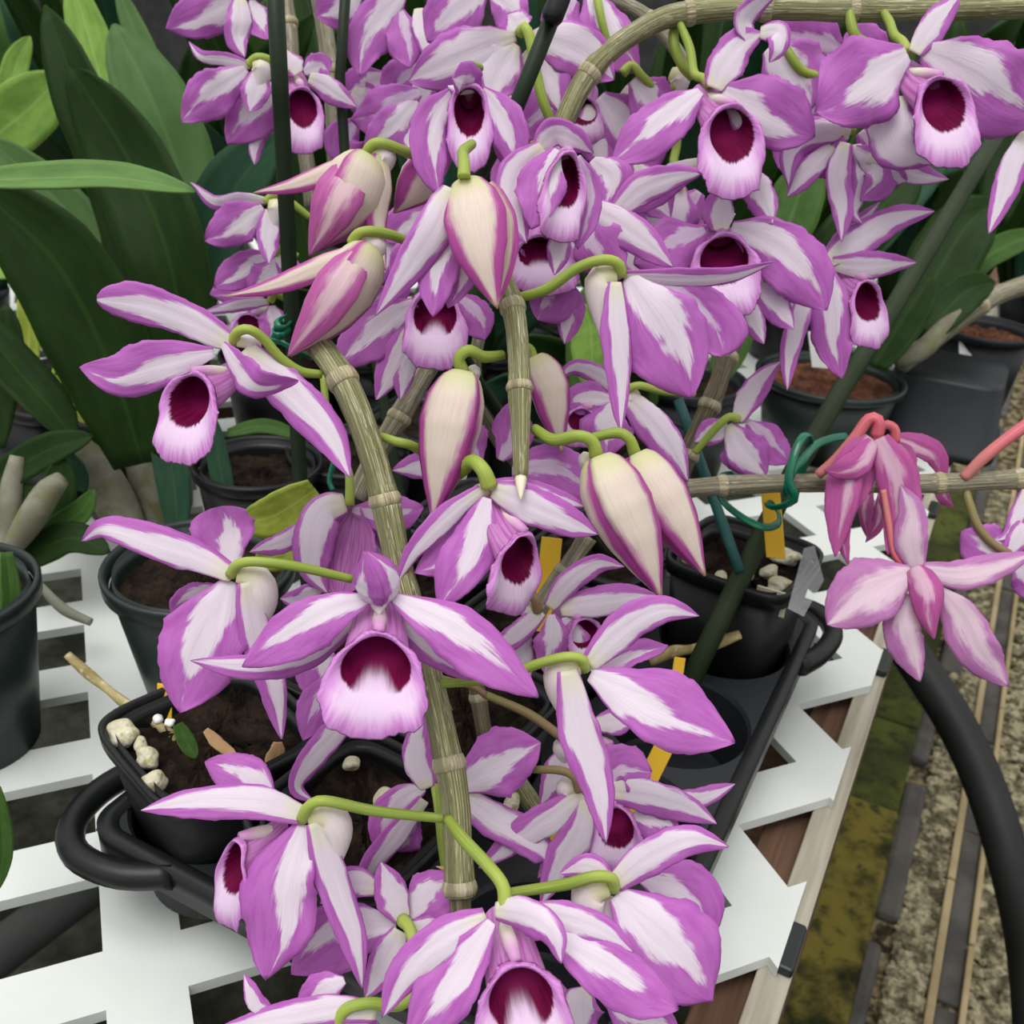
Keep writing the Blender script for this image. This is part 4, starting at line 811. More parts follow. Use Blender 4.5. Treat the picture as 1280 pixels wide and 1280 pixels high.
fl('side facing flower at the lower right, below the open purple throat', .315, [
    ('k', 15, 0, [(767, 1110, 0), (764, 1098, -.4), (742, 1096, -.5), (705, 1106, -.2), (638, 1116, .4)]),
    ('S', 46, -12, [(768, 1106, 0), (810, 1074, -.3), (860, 1052, -.5), (911, 1058, -.4)]),
    ('P', 122, 6, [(770, 1118, 0), (812, 1160, -.5), (856, 1205, -.6), (892, 1252, -.4)]),
    ('P', 78, 0, [(800, 1095, .9), (840, 1108, 1.0), (872, 1130, 1.0), (892, 1175, 1.0)]),
    ('S', 32, 20, [(764, 1102, .4), (735, 1084, .5), (700, 1092, .6)]),
    ('S', 36, 10, [(758, 1120, .2), (752, 1160, .2), (740, 1200, .2)]),
    ('M', 48, 0, [(762, 1108, 0), (738, 1112, .1), (736, 1136, .2), (750, 1172, .3)])])
fl('open flower with a forked dark throat cut off by the bottom edge', .288, [
    ('k', 17, 0, [(632, 1134, .1), (628, 1106, .2), (608, 1080, .6), (580, 1050, 1.4), (560, 1024, 2.6)]),
    ('S', 44, -20, [(618, 1140, 0), (655, 1146, -.5), (686, 1165, -.9), (702, 1204, -1.0)], {'cup': -.3}),
    ('S', 42, -8, [(668, 1138, .2), (715, 1150, .1), (755, 1165, 0), (792, 1190, 0)]),
    ('P', 72, 0, [(690, 1168, 0), (745, 1205, -.3), (800, 1240, -.5), (848, 1262, -.5)]),
    ('S', 50, 8, [(608, 1147, 0), (555, 1172, -.3), (508, 1215, -.4), (478, 1272, -.3)]),
    ('P', 72, -6, [(614, 1152, -.2), (580, 1205, -.5), (545, 1255, -.7), (505, 1310, -.7)]),
    ('L', 118, 0, [(628, 1150, .9), (645, 1200, -.5), (664, 1345, -1.2)], {'split': True, 'widen': .12})])
fl('side open flower just right of the front cane with a purple lip, centre', .345, [
    ('k', 19, 0, [(612, 608, 0), (604, 588, -.2), (590, 577, .2), (574, 590, 1.0), (560, 600, 2)], {}),
    ('S', 30, 15, [(602, 612, 0), (565, 640, -.2), (520, 685, -.2), (496, 730, 0)]),
    ('S', 50, -6, [(616, 612, 0), (660, 630, -.3), (705, 650, -.4), (748, 668, -.3)]),
    ('S', 30, 10, [(612, 606, .4), (660, 612, .4), (735, 634, .6)]),
    ('P', 66, -8, [(608, 622, -.1), (590, 680, -.4), (570, 720, -.6), (548, 760, -.6)]),
    ('P', 50, -8, [(602, 630, .3), (560, 690, .2), (518, 716, .2)]),
    ('L', 96, 52, [(614, 628, .8), (656, 664, -.3), (630, 768, -.3)]),
    ('M', 30, 0, [(610, 610, .5), (600, 618, .6), (592, 640, .9)])])
fl('flower seen from behind with a green stalk over its centre, bottom centre left', .345, [
    ('k', 15, 0, [(503, 1150, -.2), (512, 1160, -.7), (518, 1182, -1.0), (526, 1230, -.8), (545, 1290, -.4)]),
    ('S', 42, 0, [(503, 1150, 0), (488, 1115, 0), (476, 1078, .1)]),
    ('P', 64, 5, [(512, 1146, .3), (540, 1120, .3), (575, 1100, .5)]),
    ('P', 84, 0, [(495, 1158, .3), (440, 1165, .3), (400, 1185, .4), (364, 1216, .5)]),
    ('S', 42, 0, [(500, 1164, -.1), (480, 1205, 0), (456, 1248, .2)]),
    ('S', 32, 0, [(514, 1160, 0), (545, 1160, 0), (580, 1182, .2)]),
    ('S', 40, 10, [(470, 1110, .3), (440, 1105, .3), (400, 1130, .6)])])
fl('flower seen from behind hidden by the lower part of the front cane', .385, [
    ('k', 11, 0, [(545, 985, -.5), (548, 1010, -1), (553, 1060, -1), (560, 1110, -1)]),
    ('P', 82, 0, [(578, 985, 0), (610, 962, -.2), (645, 942, -.2), (676, 928, 0)]),
    ('S', 46, 10, [(570, 990, 0), (615, 1022, -.1), (660, 1048, -.2), (686, 1075, -.1), (672, 1098, .2)]),
    ('S', 40, 0, [(536, 985, 0), (522, 945, 0), (530, 895, .1)]),
    ('P', 54, 10, [(530, 985, 0), (500, 1005, 0), (470, 1065, .2)]),
    ('S', 34, 30, [(530, 1000, 0), (490, 1050, -.2), (460, 1095, -.2), (456, 1140, 0)]),
    ('F', 60, 0, [(520, 1010, .6), (505, 1035, .8), (490, 1062, 1.0)])])
# --- buds
H0 = bd('largest half open bud hanging below the hooded flower, two outer sepals parting', .345, [
    ('k', 15, 0, [(580, 222, 0), (580, 205, .1), (579, 190, .6), (590, 180, 1.4)]),
    ('B', 80, 0, [(582, 220, .2), (592, 262, -.6), (602, 320, -.8), (622, 386, -.4)], {'cup': -.4}),
    ('B', 52, 10, [(566, 236, .2), (545, 285, -.1), (512, 335, 0), (469, 395, .1)], {'cup': -.25, 'm': 'S'}),
    ('B', 46, -35, [(606, 232, .6), (625, 280, .5), (628, 330, .4), (622, 380, .2)], {'cup': -.2}),
    ('P', 52, 0, [(568, 270, .5), (552, 320, .4), (545, 360, .4), (541, 396, .4)]),
    ('P', 46, 0, [(592, 280, .9), (580, 330, .9), (560, 385, .9)])])
bd('closed cream bud hanging left of the pointed cane tip', .355, [
    ('k', 15, 0, [(578, 464, .2), (574, 448, -.1), (586, 438, -.2), (605, 446, .2), (628, 444, 1)]),
    ('U', 78, -22, [(581, 466, .1), (568, 520, 0), (556, 580, 0), (541, 650, 0)]),
    ('M', 20, 0, [(584, 466, .5), (594, 464, .6), (596, 478, .8)])])
bd('front one of two cream buds hanging side by side right of the cane tip', .345, [
    ('k', 16, 0, [(746, 571, .2), (740, 552, -.1), (722, 545, -.2), (692, 550, .3), (668, 536, 1.2)]),
    ('U', 86, 40, [(746, 572, .1), (768, 625, 0), (795, 680, 0), (826, 748, 0)]),
    ('M', 22, 0, [(740, 574, .5), (730, 574, .6), (730, 592, .9)])])
bd('rear one of two cream buds hanging side by side right of the cane tip', .362, [
    ('k', 14, 0, [(794, 568, .2), (786, 548, -.1), (770, 541, 0), (740, 547, .2)]),
    ('U', 72, 30, [(794, 568, .1), (818, 615, 0), (845, 660, 0), (881, 720, 0)])])
bd('opening bud with one long sepal pointing left, above the main cane end', .355, [
    ('k', 13, 0, [(440, 303, .1), (448, 292, -.2), (465, 289, -.2), (490, 294, .2), (510, 303, .8)]),
    ('U', 76, 40, [(462, 308, .2), (440, 345, .1), (405, 395, .1), (362, 445, .2)]),
    ('B', 56, -8, [(448, 318, -.8), (424, 352, -1.3), (396, 396, -1.1), (359, 446, -.3)], {'m': 'KB', 'cup': -.3}),
    ('B', 30, -10, [(462, 310, -.2), (410, 330, -.5), (345, 356, -.5), (281, 371, -.3)], {'cup': -.3}),
    ('M', 30, 0, [(448, 303, .1), (472, 306, .2), (470, 330, .4)])])
bd('opening bud with one long sepal pointing left, beside the thick left stake', .385, [
    ('k', 13, 0, [(458, 192, .1), (466, 180, -.2), (482, 180, -.2), (508, 190, .2), (532, 200, .8)]),
    ('U', 84, 30, [(458, 196, .2), (440, 235, .1), (415, 275, .1), (388, 318, .2)]),
    ('B', 60, -8, [(444, 206, -.9), (424, 240, -1.4), (408, 275, -1.2), (386, 320, -.3)], {'m': 'KB', 'cup': -.3}),
    ('B', 26, -10, [(458, 196, -.3), (415, 214, -.5), (365, 232, -.5), (316, 241, -.3)], {'cup': -.3}),
    ('B', 34, 20, [(476, 192, -.1), (476, 235, -.2), (472, 280, 0), (482, 338, .2)], {'cup': -.3}),
    ('M', 30, 0, [(464, 193, .1), (484, 196, .2), (482, 220, .4)])])
bd('small slanting bud left of the half open bud', .40, [
    ('k', 10, 0, [(535, 200, .1), (545, 192, 0), (560, 195, .2), (575, 200, .5)]),
    ('U', 54, 20, [(538, 198, 0), (525, 222, 0), (508, 245, 0), (492, 266, 0)])])
bd('dull shaded bud half hidden behind the pointed cane', .42, [
    ('k', 9, 0, [(668, 448, 0), (664, 436, 0), (655, 430, .2)]),
    ('U', 50, 10, [(668, 446, 0), (684, 480, 0), (692, 520, 0), (702, 566, 0)])])
# --- upper centre
fl('hooded flower facing the viewer above the half open bud, top centre', .385, [
    ('k', 13, 0, [(582, 98, .6), (581, 88, .8), (586, 82, 1.5), (600, 85, 2.5)]),
    ('S', 46, 0, [(586, 118, .3), (584, 106, 0), (580, 100, -.5), (566, 98, -.9)]),
    ('P', 52, 18, [(566, 112, 0), (542, 150, -.5), (536, 195, -.6), (548, 243, -.4)]),
    ('P', 30, -24, [(562, 118, .5), (553, 160, .6), (554, 224, .7)], {'m': 'F'}),
    ('P', 52, -18, [(603, 112, 0), (626, 145, -.5), (640, 180, -.6), (646, 216, -.4)]),
    ('P', 30, 24, [(608, 120, .5), (622, 160, .6), (634, 208, .7)], {'m': 'F'}),
    ('L', 58, 0, [(586, 122, 1.6), (586, 104, 0), (588, 214, -.3)], {'widen': -.05})])
fl('half closed flower with a dark slit throat, right of the half open bud', .375, [
    ('k', 10, 0, [(690, 186, .6), (680, 178, .8), (665, 180, 1.5)]),
    ('S', 48, 12, [(680, 186, .2), (650, 215, -.1), (642, 255, -.3), (658, 304, -.4)]),
    ('P', 60, 0, [(696, 186, -.2), (680, 220, -.7), (672, 255, -.9), (664, 286, -.9)], {'m': 'P'}),
    ('S', 38, -20, [(672, 188, .3), (692, 168, .1), (715, 174, -.1), (742, 192, .1)]),
    ('L', 66, 30, [(700, 196, 1.2), (712, 188, -.2), (694, 302, -.5)]),
    ('P', 42, -20, [(722, 195, 1.1), (734, 240, 1.0), (722, 312, .9)], {'m': 'F'}),
    ('B', 32, 0, [(700, 290, .4), (698, 318, .4), (693, 344, .4)], {'m': 'S'})])
fl('flower with a broad dark forked throat behind the half open bud, below the slit one', .425, [
    ('k', 9, 0, [(682, 295, 1), (690, 280, 1.5), (700, 270, 2)]),
    ('L', 92, 0, [(680, 290, 1.6), (682, 292, .2), (674, 368, -.3)], {'split': True}),
    ('P', 60, 0, [(650, 310, .4), (635, 345, .4), (640, 385, .6)], {'m': 'F'}),
    ('P', 70, 0, [(690, 345, .5), (688, 375, .5), (672, 400, .6)], {'m': 'F'}),
    ('P', 60, 10, [(712, 300, .5), (738, 320, .5), (752, 340, .6)], {'m': 'P'}),
    ('S', 40, 0, [(700, 350, .8), (712, 390, .8), (706, 430, 1)])])
fl('flower with a forked dark throat left of the pointed cane, behind the buds', .405, [
    ('k', 9, 0, [(545, 355, 1), (550, 340, 1.5), (560, 330, 2)]),
    ('L', 80, 0, [(545, 352, 1.6), (544, 360, 0), (544, 462, -.5)], {'split': True, 'widen': .1}),
    ('P', 66, 0, [(520, 378, .5), (485, 400, .4), (450, 430, .3), (418, 462, .3)]),
    ('P', 50, 10, [(512, 360, .6), (470, 385, .7), (430, 415, .8)], {'m': 'F'}),
    ('S', 38, 0, [(510, 410, .6), (495, 445, .6), (470, 500, .7)]),
    ('S', 30, 0, [(520, 430, .7), (505, 465, .7), (500, 500, .8)]),
    ('P', 50, 0, [(570, 370, .5), (592, 395, .5), (606, 425, .6)], {'m': 'F'})])
# --- right open flowers
fl('open flower with a round dark throat below the arching cane, upper right', .43, [
    ('k', 12, 0, [(888, 108, .6), (880, 98, .8), (868, 92, 1.2), (862, 60, 1.8), (850, 30, 2.4)]),
    ('S', 48, 10, [(892, 110, 0), (905, 82, -.2), (925, 55, -.3), (955, 40, -.3)]),
    ('S', 34, -40, [(940, 50, -.2), (932, 28, -.4), (948, 8, -.5), (975, -10, -.4)]),
    ('S', 30, 20, [(950, 40, -.4), (972, 40, -.7), (972, 62, -.8), (962, 78, -.6)]),
    ('P', 66, -15, [(876, 114, 0), (845, 138, -.4), (805, 172, -.6), (764, 204, -.4)]),
    ('P', 88, 5, [(904, 112, 0), (940, 130, -.3), (978, 150, -.4), (1018, 172, -.3)]),
    ('S', 36, 10, [(880, 205, .4), (845, 222, .2), (810, 248, .2), (774, 272, .4)]),
    ('S', 40, 0, [(935, 215, .5), (950, 245, .5), (966, 280, .5)]),
    ('L', 84, 16, [(882, 120, .9), (917, 130, -.6), (911, 248, -1.3)], {'widen': .0})])
fl('open flower with a round dark throat hanging from the cane at the top right corner', .42, [
    ('k', 12, 0, [(1135, 66, .6), (1128, 52, .9), (1118, 44, 1.4), (1112, 28, 2.2), (1105, 16, 3)]),
    ('S', 36, 5, [(1144, 66, 0), (1160, 42, -.2), (1178, 18, -.3), (1200, -6, -.3)]),
    ('P', 112, 0, [(1134, 66, 0), (1092, 92, -.4), (1050, 122, -.5), (1018, 140, -.4)], {'ruf': .07}),
    ('P', 112, 4, [(1156, 64, 0), (1205, 92, -.3), (1250, 125, -.4), (1300, 152, -.3)]),
    ('S', 74, 0, [(1122, 120, .5), (1120, 155, .4), (1130, 180, .4), (1165, 205, .5)]),
    ('S', 34, 15, [(1285, 165, .4), (1268, 205, .3), (1255, 245, .3), (1236, 292, .3)]),
    ('L', 80, 24, [(1134, 90, .8), (1176, 94, -.6), (1186, 210, -1.2)], {'widen': .04})])
fl('open flower with a dark throat crossed by a thin pink sepal, right of centre', .44, [
    ('k', 11, 0, [(893, 284, .6), (888, 276, 1), (880, 270, 1.6)]),
    ('S', 40, 0, [(900, 288, 0), (898, 262, -.1), (902, 232, 0)]),
    ('P', 74, -5, [(882, 288, 0), (850, 305, -.3), (820, 318, -.4), (792, 330, -.3)], {'m': 'F'}),
    ('P', 82, 5, [(914, 284, 0), (958, 302, -.3), (1000, 338, -.5), (1034, 388, -.4)]),
    ('S', 40, 0, [(945, 350, .5), (965, 378, .5), (992, 412, .5)]),
    ('S', 30, 0, [(930, 370, .5), (940, 400, .6), (955, 430, .7)]),
    ('L', 88, 5, [(898, 294, 1.2), (904, 290, -.5), (908, 398, -.9)], {'widen': .06})])
fl('open flower turned right with a long sepal reaching up, left of the olive stake', .46, [
    ('k', 13, 0, [(1032, 330, .2), (1024, 318, -.1), (1012, 312, .2), (1000, 318, .8)]),
    ('S', 40, 8, [(1034, 326, 0), (1078, 296, -.3), (1122, 272, -.4), (1168, 264, -.3)]),
    ('S', 34, -10, [(1040, 330, 0), (1080, 332, -.2), (1145, 328, -.2)]),
    ('P', 54, -8, [(1036, 335, .1), (1040, 385, -.2), (1042, 430, -.3), (1052, 474, -.2)]),
    ('S', 28, 0, [(1012, 355, .3), (998, 400, .2), (986, 450, .2), (984, 488, .3)]),
    ('L', 60, 42, [(1050, 338, 1.2), (1082, 348, -.2), (1086, 436, -.3)]),
    ('S', 34, 0, [(1005, 350, .5), (985, 380, .5), (975, 410, .6)]),
    ('S', 22, 20, [(1030, 322, .4), (1060, 290, .5), (1100, 252, .6)])])
fl('cluster of narrow twisted petals on a fading flower, between the two round throated ones', .45, [
    ('k', 10, 0, [(1065, 165, .2), (1062, 140, .6), (1064, 90, 1.2), (1068, 30, 1.6)]),
    ('S', 38, 30, [(1062, 170, 0), (1020, 172, -.2), (992, 190, -.3), (986, 232, -.2)]),
    ('S', 32, 10, [(1058, 178, 0), (1048, 220, -.2), (1054, 260, -.2), (1052, 302, 0)]),
    ('S', 34, -10, [(1040, 182, .2), (1010, 212, .2), (984, 246, .3)]),
    ('P', 46, 10, [(1068, 185, .2), (1098, 205, .1), (1100, 228, .1), (1076, 250, .3)]),
    ('S', 30, 10, [(1085, 195, .1), (1120, 205, 0), (1150, 218, 0), (1186, 224, .2)]),
    ('S', 28, -20, [(1110, 210, .1), (1118, 220, 0), (1134, 226, 0)]),
    ('P', 60, 0, [(1050, 172, .4), (1030, 190, .4), (1060, 202, .4)]),
    ('P', 66, 0, [(1035, 150, .6), (1005, 178, .6), (992, 232, .7)], {'m': 'F'}),
    ('P', 60, 0, [(1075, 165, .6), (1098, 195, .6), (1120, 235, .7)], {'m': 'F'}),
    ('S', 30, 25, [(1070, 180, .5), (1078, 225, .4), (1066, 262, .4), (1078, 280, .5)])])
# --- middle, behind
fl('small flower with a brown stalk behind the two hanging buds, centre', .415, [
    ('k', 12, 0, [(672, 764, .1), (668, 748, -.2), (652, 742, 0), (625, 752, .6)], {'m': 'pedicel_brown'}),
    ('S', 30, 10, [(678, 765, 0), (650, 790, -.1), (606, 822, 0)]),
    ('S', 32, -10, [(686, 760, 0), (712, 728, -.2), (745, 706, -.2), (780, 708, -.1)]),
    ('S', 40, 5, [(700, 760, .1), (745, 752, 0), (785, 746, 0), (822, 744, .1)]),
    ('P', 48, 0, [(690, 768, 0), (692, 800, -.2), (682, 842, -.1)]),
    ('P', 50, 10, [(705, 772, .1), (715, 805, 0), (722, 840, .1)]),
    ('L', 60, 30, [(700, 764, 1.0), (724, 772, 0), (744, 832, 0)]),
    ('S', 36, 10, [(650, 778, .4), (650, 810, .4), (662, 850, .5)]),
    ('M', 26, 0, [(672, 760, .2), (660, 762, .3), (660, 782, .5)])])
fl('hooded flower with a pink veined tube, behind the main cane above the large flower', .39, [
    ('k', 11, 0, [(437, 632, .1), (437, 605, .2), (434, 585, .6), (412, 540, 1.2), (404, 470, 1.8)]),
    ('S', 54, -15, [(432, 628, 0), (404, 636, -.3), (392, 670, -.4), (390, 712, -.2), (410, 742, 0)], {'cup': -.3}),
    ('S', 28, 10, [(392, 655, .3), (355, 678, .2), (312, 690, .3)]),
    ('P', 84, -15, [(444, 634, .5), (436, 680, .4), (424, 748, .3)], {'m': 'lip_out', 'cup': .5}),
    ('P', 52, 10, [(440, 638, .4), (485, 642, .3), (530, 634, .4)], {'m': 'F'}),
    ('P', 60, 0, [(450, 655, .8), (475, 690, .8), (470, 735, .8)], {'m': 'F'}),
    ('S', 30, 30, [(400, 735, .3), (372, 750, .2), (350, 748, .3)])])
fl('small flower facing away with a green stalk, right of the pointed cane', .445, [
    ('k', 10, 0, [(784, 487, 0), (800, 482, -.2), (832, 490, .2), (868, 492, .8)]),
    ('S', 26, 20, [(775, 493, 0), (745, 468, -.1), (718, 460, -.1), (698, 474, 0)]),
    ('P', 44, 0, [(768, 500, .2), (730, 498, .1), (702, 512, .2)]),
    ('S', 44, 5, [(782, 495, 0), (815, 530, -.1), (838, 562, -.1), (860, 602, .1)]),
    ('P', 66, 0, [(766, 505, 0), (758, 535, -.1), (758, 572, 0)]),
    ('L', 52, 20, [(752, 505, .8), (728, 508, .1), (722, 560, .1)]),
    ('M', 28, 0, [(782, 488, .2), (790, 498, .3), (788, 516, .5)])])
fl('purple petals of a flower hidden behind the closed bud and cane tip, centre', .43, [
    ('k', 10, 0, [(600, 575, .5), (590, 560, .8), (575, 545, 1.2)]),
    ('P', 62, 0, [(598, 585, 0), (580, 550, -.1), (562, 505, 0)], {'m': 'F'}),
    ('P', 76, 0, [(640, 590, .1), (690, 590, 0), (750, 622, .1)], {'m': 'F'}),
    ('P', 52, 0, [(625, 575, .1), (640, 545, .1), (640, 500, .2)], {'m': 'F'}),
    ('S', 40, 0, [(585, 590, .1), (540, 580, 0), (490, 588, .2)]),
    ('S', 46, 10, [(660, 610, .4), (700, 640, .4), (715, 672, .5)])])
fl('small pale flower seen from behind, left of the twist tie', .49, [
    ('k', 10, 0, [(922, 524, -.1), (912, 521, -.4), (898, 532, -.3), (868, 566, .2)]),
    ('S', 32, 5, [(922, 526, 0), (938, 495, -.1), (956, 470, -.1), (976, 452, 0)]),
    ('S', 34, 0, [(910, 532, .2), (890, 540, .2), (868, 552, .3)]),
    ('P', 52, 0, [(912, 530, 0), (928, 558, -.1), (958, 596, 0)], {'m': 'S'}),
    ('P', 48, 10, [(935, 528, .2), (955, 548, .1), (986, 580, .2)], {'m': 'F'}),
    ('P', 46, 0, [(922, 545, .5), (925, 570, .5), (930, 594, .6)], {'m': 'F'})])
fl('flower with a crimson throat and long crossing sepals, behind the broad pointed petal', .385, [
    ('k', 11, 0, [(724, 988, -.1), (718, 972, -.3), (700, 963, -.2), (662, 962, .3)], {'m': 'pedicel_brown'}),
    ('S', 40, 15, [(728, 992, 0), (690, 1020, -.3), (645, 1050, -.2), (598, 1085, .1)]),
    ('S', 44, 20, [(732, 1000, 0), (724, 1040, -.2), (700, 1080, -.2), (676, 1132, 0)]),
    ('S', 44, -10, [(760, 990, 0), (805, 996, -.2), (850, 1008, -.2), (896, 1030, -.1)]),
    ('P', 58, 0, [(755, 985, .2), (775, 960, .1), (815, 965, .1)], {'m': 'F'}),
    ('L', 72, -20, [(752, 1004, 1.0), (772, 1004, 0), (768, 1092, -.2)]),
    ('P', 52, 10, [(790, 1020, .1), (820, 1030, -.1), (850, 1045, 0)]),
    ('M', 30, 0, [(722, 985, .1), (706, 985, .2), (704, 1005, .4)])])
fl('smaller flower just above the crimson throated one, with a bronze stalk', .42, [
    ('k', 12, 0, [(716, 932, 0), (700, 920, -.2), (660, 892, 0), (606, 868, .5)], {'m': 'pedicel_brown'}),
    ('S', 40, 0, [(710, 935, 0), (700, 965, 0), (676, 1008, .1)]),
    ('L', 56, -10, [(740, 925, .8), (764, 930, .1), (752, 985, .1)]),
    ('P', 46, 10, [(760, 955, 0), (785, 955, -.1), (812, 978, 0)]),
    ('S', 34, 10, [(745, 905, .1), (775, 900, 0), (800, 895, .1)]),
    ('S', 26, -15, [(830, 1000, .3), (875, 998, .2), (919, 980, .2)]),
    ('M', 38, 0, [(722, 930, .1), (706, 936, .2), (706, 965, .4)])])
# --- wilted and fading flowers on the horizontal cane
WM = {'S': 'K', 'P': 'K', 'k': 'pedicel_red'}
fl('wilted deep pink flower drooping over the horizontal cane, nearer of two', .465, [
    ('k', 15, 0, [(1096, 545, .1), (1098, 526, -.2), (1086, 524, -.1), (1068, 548, .2), (1045, 575, .6), (1022, 594, 1)]),
    ('S', 42, 10, [(1086, 545, -.1), (1066, 575, -.3), (1052, 630, -.3), (1044, 696, -.1)]),
    ('S', 34, 15, [(1092, 552, -.2), (1074, 578, -.6), (1050, 588, -.8), (1030, 588, -.6)]),
    ('S', 50, -5, [(1098, 548, -.2), (1118, 590, -.6), (1126, 640, -.6), (1110, 694, -.3)]),
    ('S', 22, 0, [(1062, 610, .1), (1052, 660, .1), (1060, 706, .2)]),
    ('P', 40, 0, [(1080, 550, .4), (1074, 590, .3), (1066, 640, .3)])], mats=WM)
fl('wilted deep pink flower drooping over the horizontal cane, farther of two', .50, [
    ('k', 12, 0, [(1118, 552, .1), (1118, 536, -.1), (1104, 532, 0), (1094, 560, .5), (1088, 600, .6)]),
    ('S', 30, 10, [(1116, 548, 0), (1148, 556, -.2), (1172, 572, -.2), (1182, 602, 0)]),
    ('P', 48, 0, [(1112, 550, .1), (1122, 575, 0), (1126, 605, .1)]),
    ('S', 18, 0, [(1086, 600, .3), (1082, 640, .3), (1086, 676, .4)]),
    ('S', 18, 0, [(1104, 610, .3), (1100, 650, .3), (1082, 678, .4)]),
    ('S', 16, 0, [(1172, 600, .3), (1178, 620, .3), (1192, 634, .4)])], mats=WM)
fl('pale fading pink flower hanging below the horizontal cane', .455, [
    ('k', 9, 0, [(1134, 712, .6), (1118, 692, .6), (1112, 660, .6), (1104, 612, .6)], {'m': 'pedicel_red'}),
    ('S', 40, 0, [(1146, 712, .2), (1138, 675, 0), (1140, 640, 0), (1126, 606, .2)]),
    ('P', 86, 0, [(1140, 714, 0), (1105, 730, -.3), (1070, 750, -.4), (1034, 781, -.3)]),
    ('S', 38, 5, [(1154, 712, 0), (1200, 718, -.2), (1245, 708, -.2), (1295, 690, -.1)]),
    ('S', 46, 0, [(1134, 742, .2), (1126, 785, 0), (1138, 820, 0), (1150, 852, .1)]),
    ('P', 56, 0, [(1172, 735, .1), (1200, 770, -.2), (1222, 815, -.3), (1260, 858, -.1)]),
    ('B', 42, 10, [(1144, 708, -.3), (1160, 738, -.9), (1162, 770, -1.0), (1168, 800, -.8)], {'m': 'K', 'cup': -.6})], mats={'S': 'W', 'P': 'W'})
fl('withered flower half cut off by the right edge, on a bronze stalk', .48, [
    ('k', 11, 0, [(1276, 690, .2), (1250, 686, 0), (1225, 662, 0), (1212, 630, .2), (1206, 606, .6)], {'m': 'pedicel_brown'}),
    ('P', 62, 0, [(1275, 690, .2), (1248, 688, .1), (1225, 680, .1), (1202, 664, .2)]),
    ('S', 20, 0, [(1282, 612, .1), (1272, 645, 0), (1260, 668, 0), (1244, 676, .1)]),
    ('S', 30, 20, [(1290, 650, 0), (1280, 665, -.2), (1255, 700, -.1)]),
    ('P', 50, 0, [(1270, 705, .2), (1285, 720, .2), (1300, 750, .3)])], mats={'P': 'P', 'S': 'S'})
flower('bare red flower stalk rising from the horizontal cane to the right edge', .478, [('k', 15, 0, [(1300, 520, -.3), (1262, 546, -.2), (1230, 572, 0), (1204, 598, .4)], {'m': 'pedicel_red'})], cat='flower stalk', name='flower_stalk')
# --- top left
fl('side facing flower cut off by the top edge, left of the thick stake', .53, [
    ('k', 11, 0, [(312, -10, 0), (325, -14, .1), (345, -10, .4)]),
    ('P', 54, 0, [(304, -6, 0), (275, 8, -.3), (240, 24, -.3), (207, 36, -.2)]),
    ('S', 34, 10, [(300, -2, -.2), (300, 25, -.3), (296, 48, -.2), (306, 72, 0)]),
    ('P', 40, 10, [(315, 0, .2), (322, 22, .2), (334, 50, .3)])])
fl('side facing flower left of the thick stake, second from the top', .52, [
    ('k', 11, 0, [(312, 80, .1), (322, 72, -.2), (338, 76, 0), (352, 88, .5)]),
    ('S', 17, 10, [(312, 82, 0), (280, 74, -.1), (252, 70, -.1), (236, 52, 0)]),
    ('P', 56, 0, [(308, 86, 0), (282, 106, -.3), (255, 126, -.3), (227, 152, -.2)]),
    ('S', 36, 0, [(325, 90, -.1), (320, 112, -.1), (312, 140, 0)]),
    ('M', 34, 0, [(316, 82, 0), (328, 86, .1), (322, 118, .2)])])
fl('open flower with a dark throat behind the thick left stake near the top', .535, [
    ('k', 10, 0, [(360, 92, .3), (355, 84, .5), (362, 75, .9)]),
    ('P', 60, 0, [(352, 105, 0), (328, 130, -.2), (305, 155, -.3), (284, 180, -.2)]),
    ('S', 30, 0, [(372, 92, .2), (362, 76, .1), (358, 62, .1)]),
    ('S', 30, -10, [(386, 98, 0), (405, 108, -.1), (425, 122, -.1), (446, 134, 0)]),
    ('P', 36, 0, [(380, 90, .1), (400, 84, .1), (412, 92, .2)]),
    ('S', 18, 10, [(335, 165, .3), (322, 178, .3), (318, 206, .4)]),
    ('L', 56, 10, [(370, 98, 1.2), (378, 108, 0), (378, 192, -.3)], {'widen': 0})])
fl('flower seen from behind with a thin upturned sepal, beside the horizontal green leaf', .52, [
    ('k', 10, 0, [(334, 252, .1), (344, 243, -.2), (362, 252, .1), (388, 272, .6)]),
    ('S', 20, 25, [(332, 252, 0), (300, 250, -.1), (268, 254, -.1), (238, 228, 0)]),
    ('P', 54, 0, [(328, 258, 0), (302, 275, -.3), (278, 290, -.3), (256, 300, -.2)]),
    ('S', 30, 0, [(338, 262, -.1), (335, 295, -.1), (336, 330, 0)]),
    ('M', 32, 0, [(336, 254, 0), (346, 260, .1), (342, 290, .2)])])
fl('flower with a white streaked petal left of the thick stake, above the lowest one', .535, [
    ('k', 9, 0, [(345, 318, .2), (352, 310, 0), (372, 320, .5)]),
    ('P', 44, 0, [(340, 318, 0), (315, 330, -.2), (290, 345, -.2), (268, 360, -.1)]),
    ('P', 46, 5, [(345, 325, .1), (335, 345, 0), (310, 362, .1)]),
    ('S', 26, 0, [(345, 320, .1), (362, 335, 0), (385, 345, .1)])])
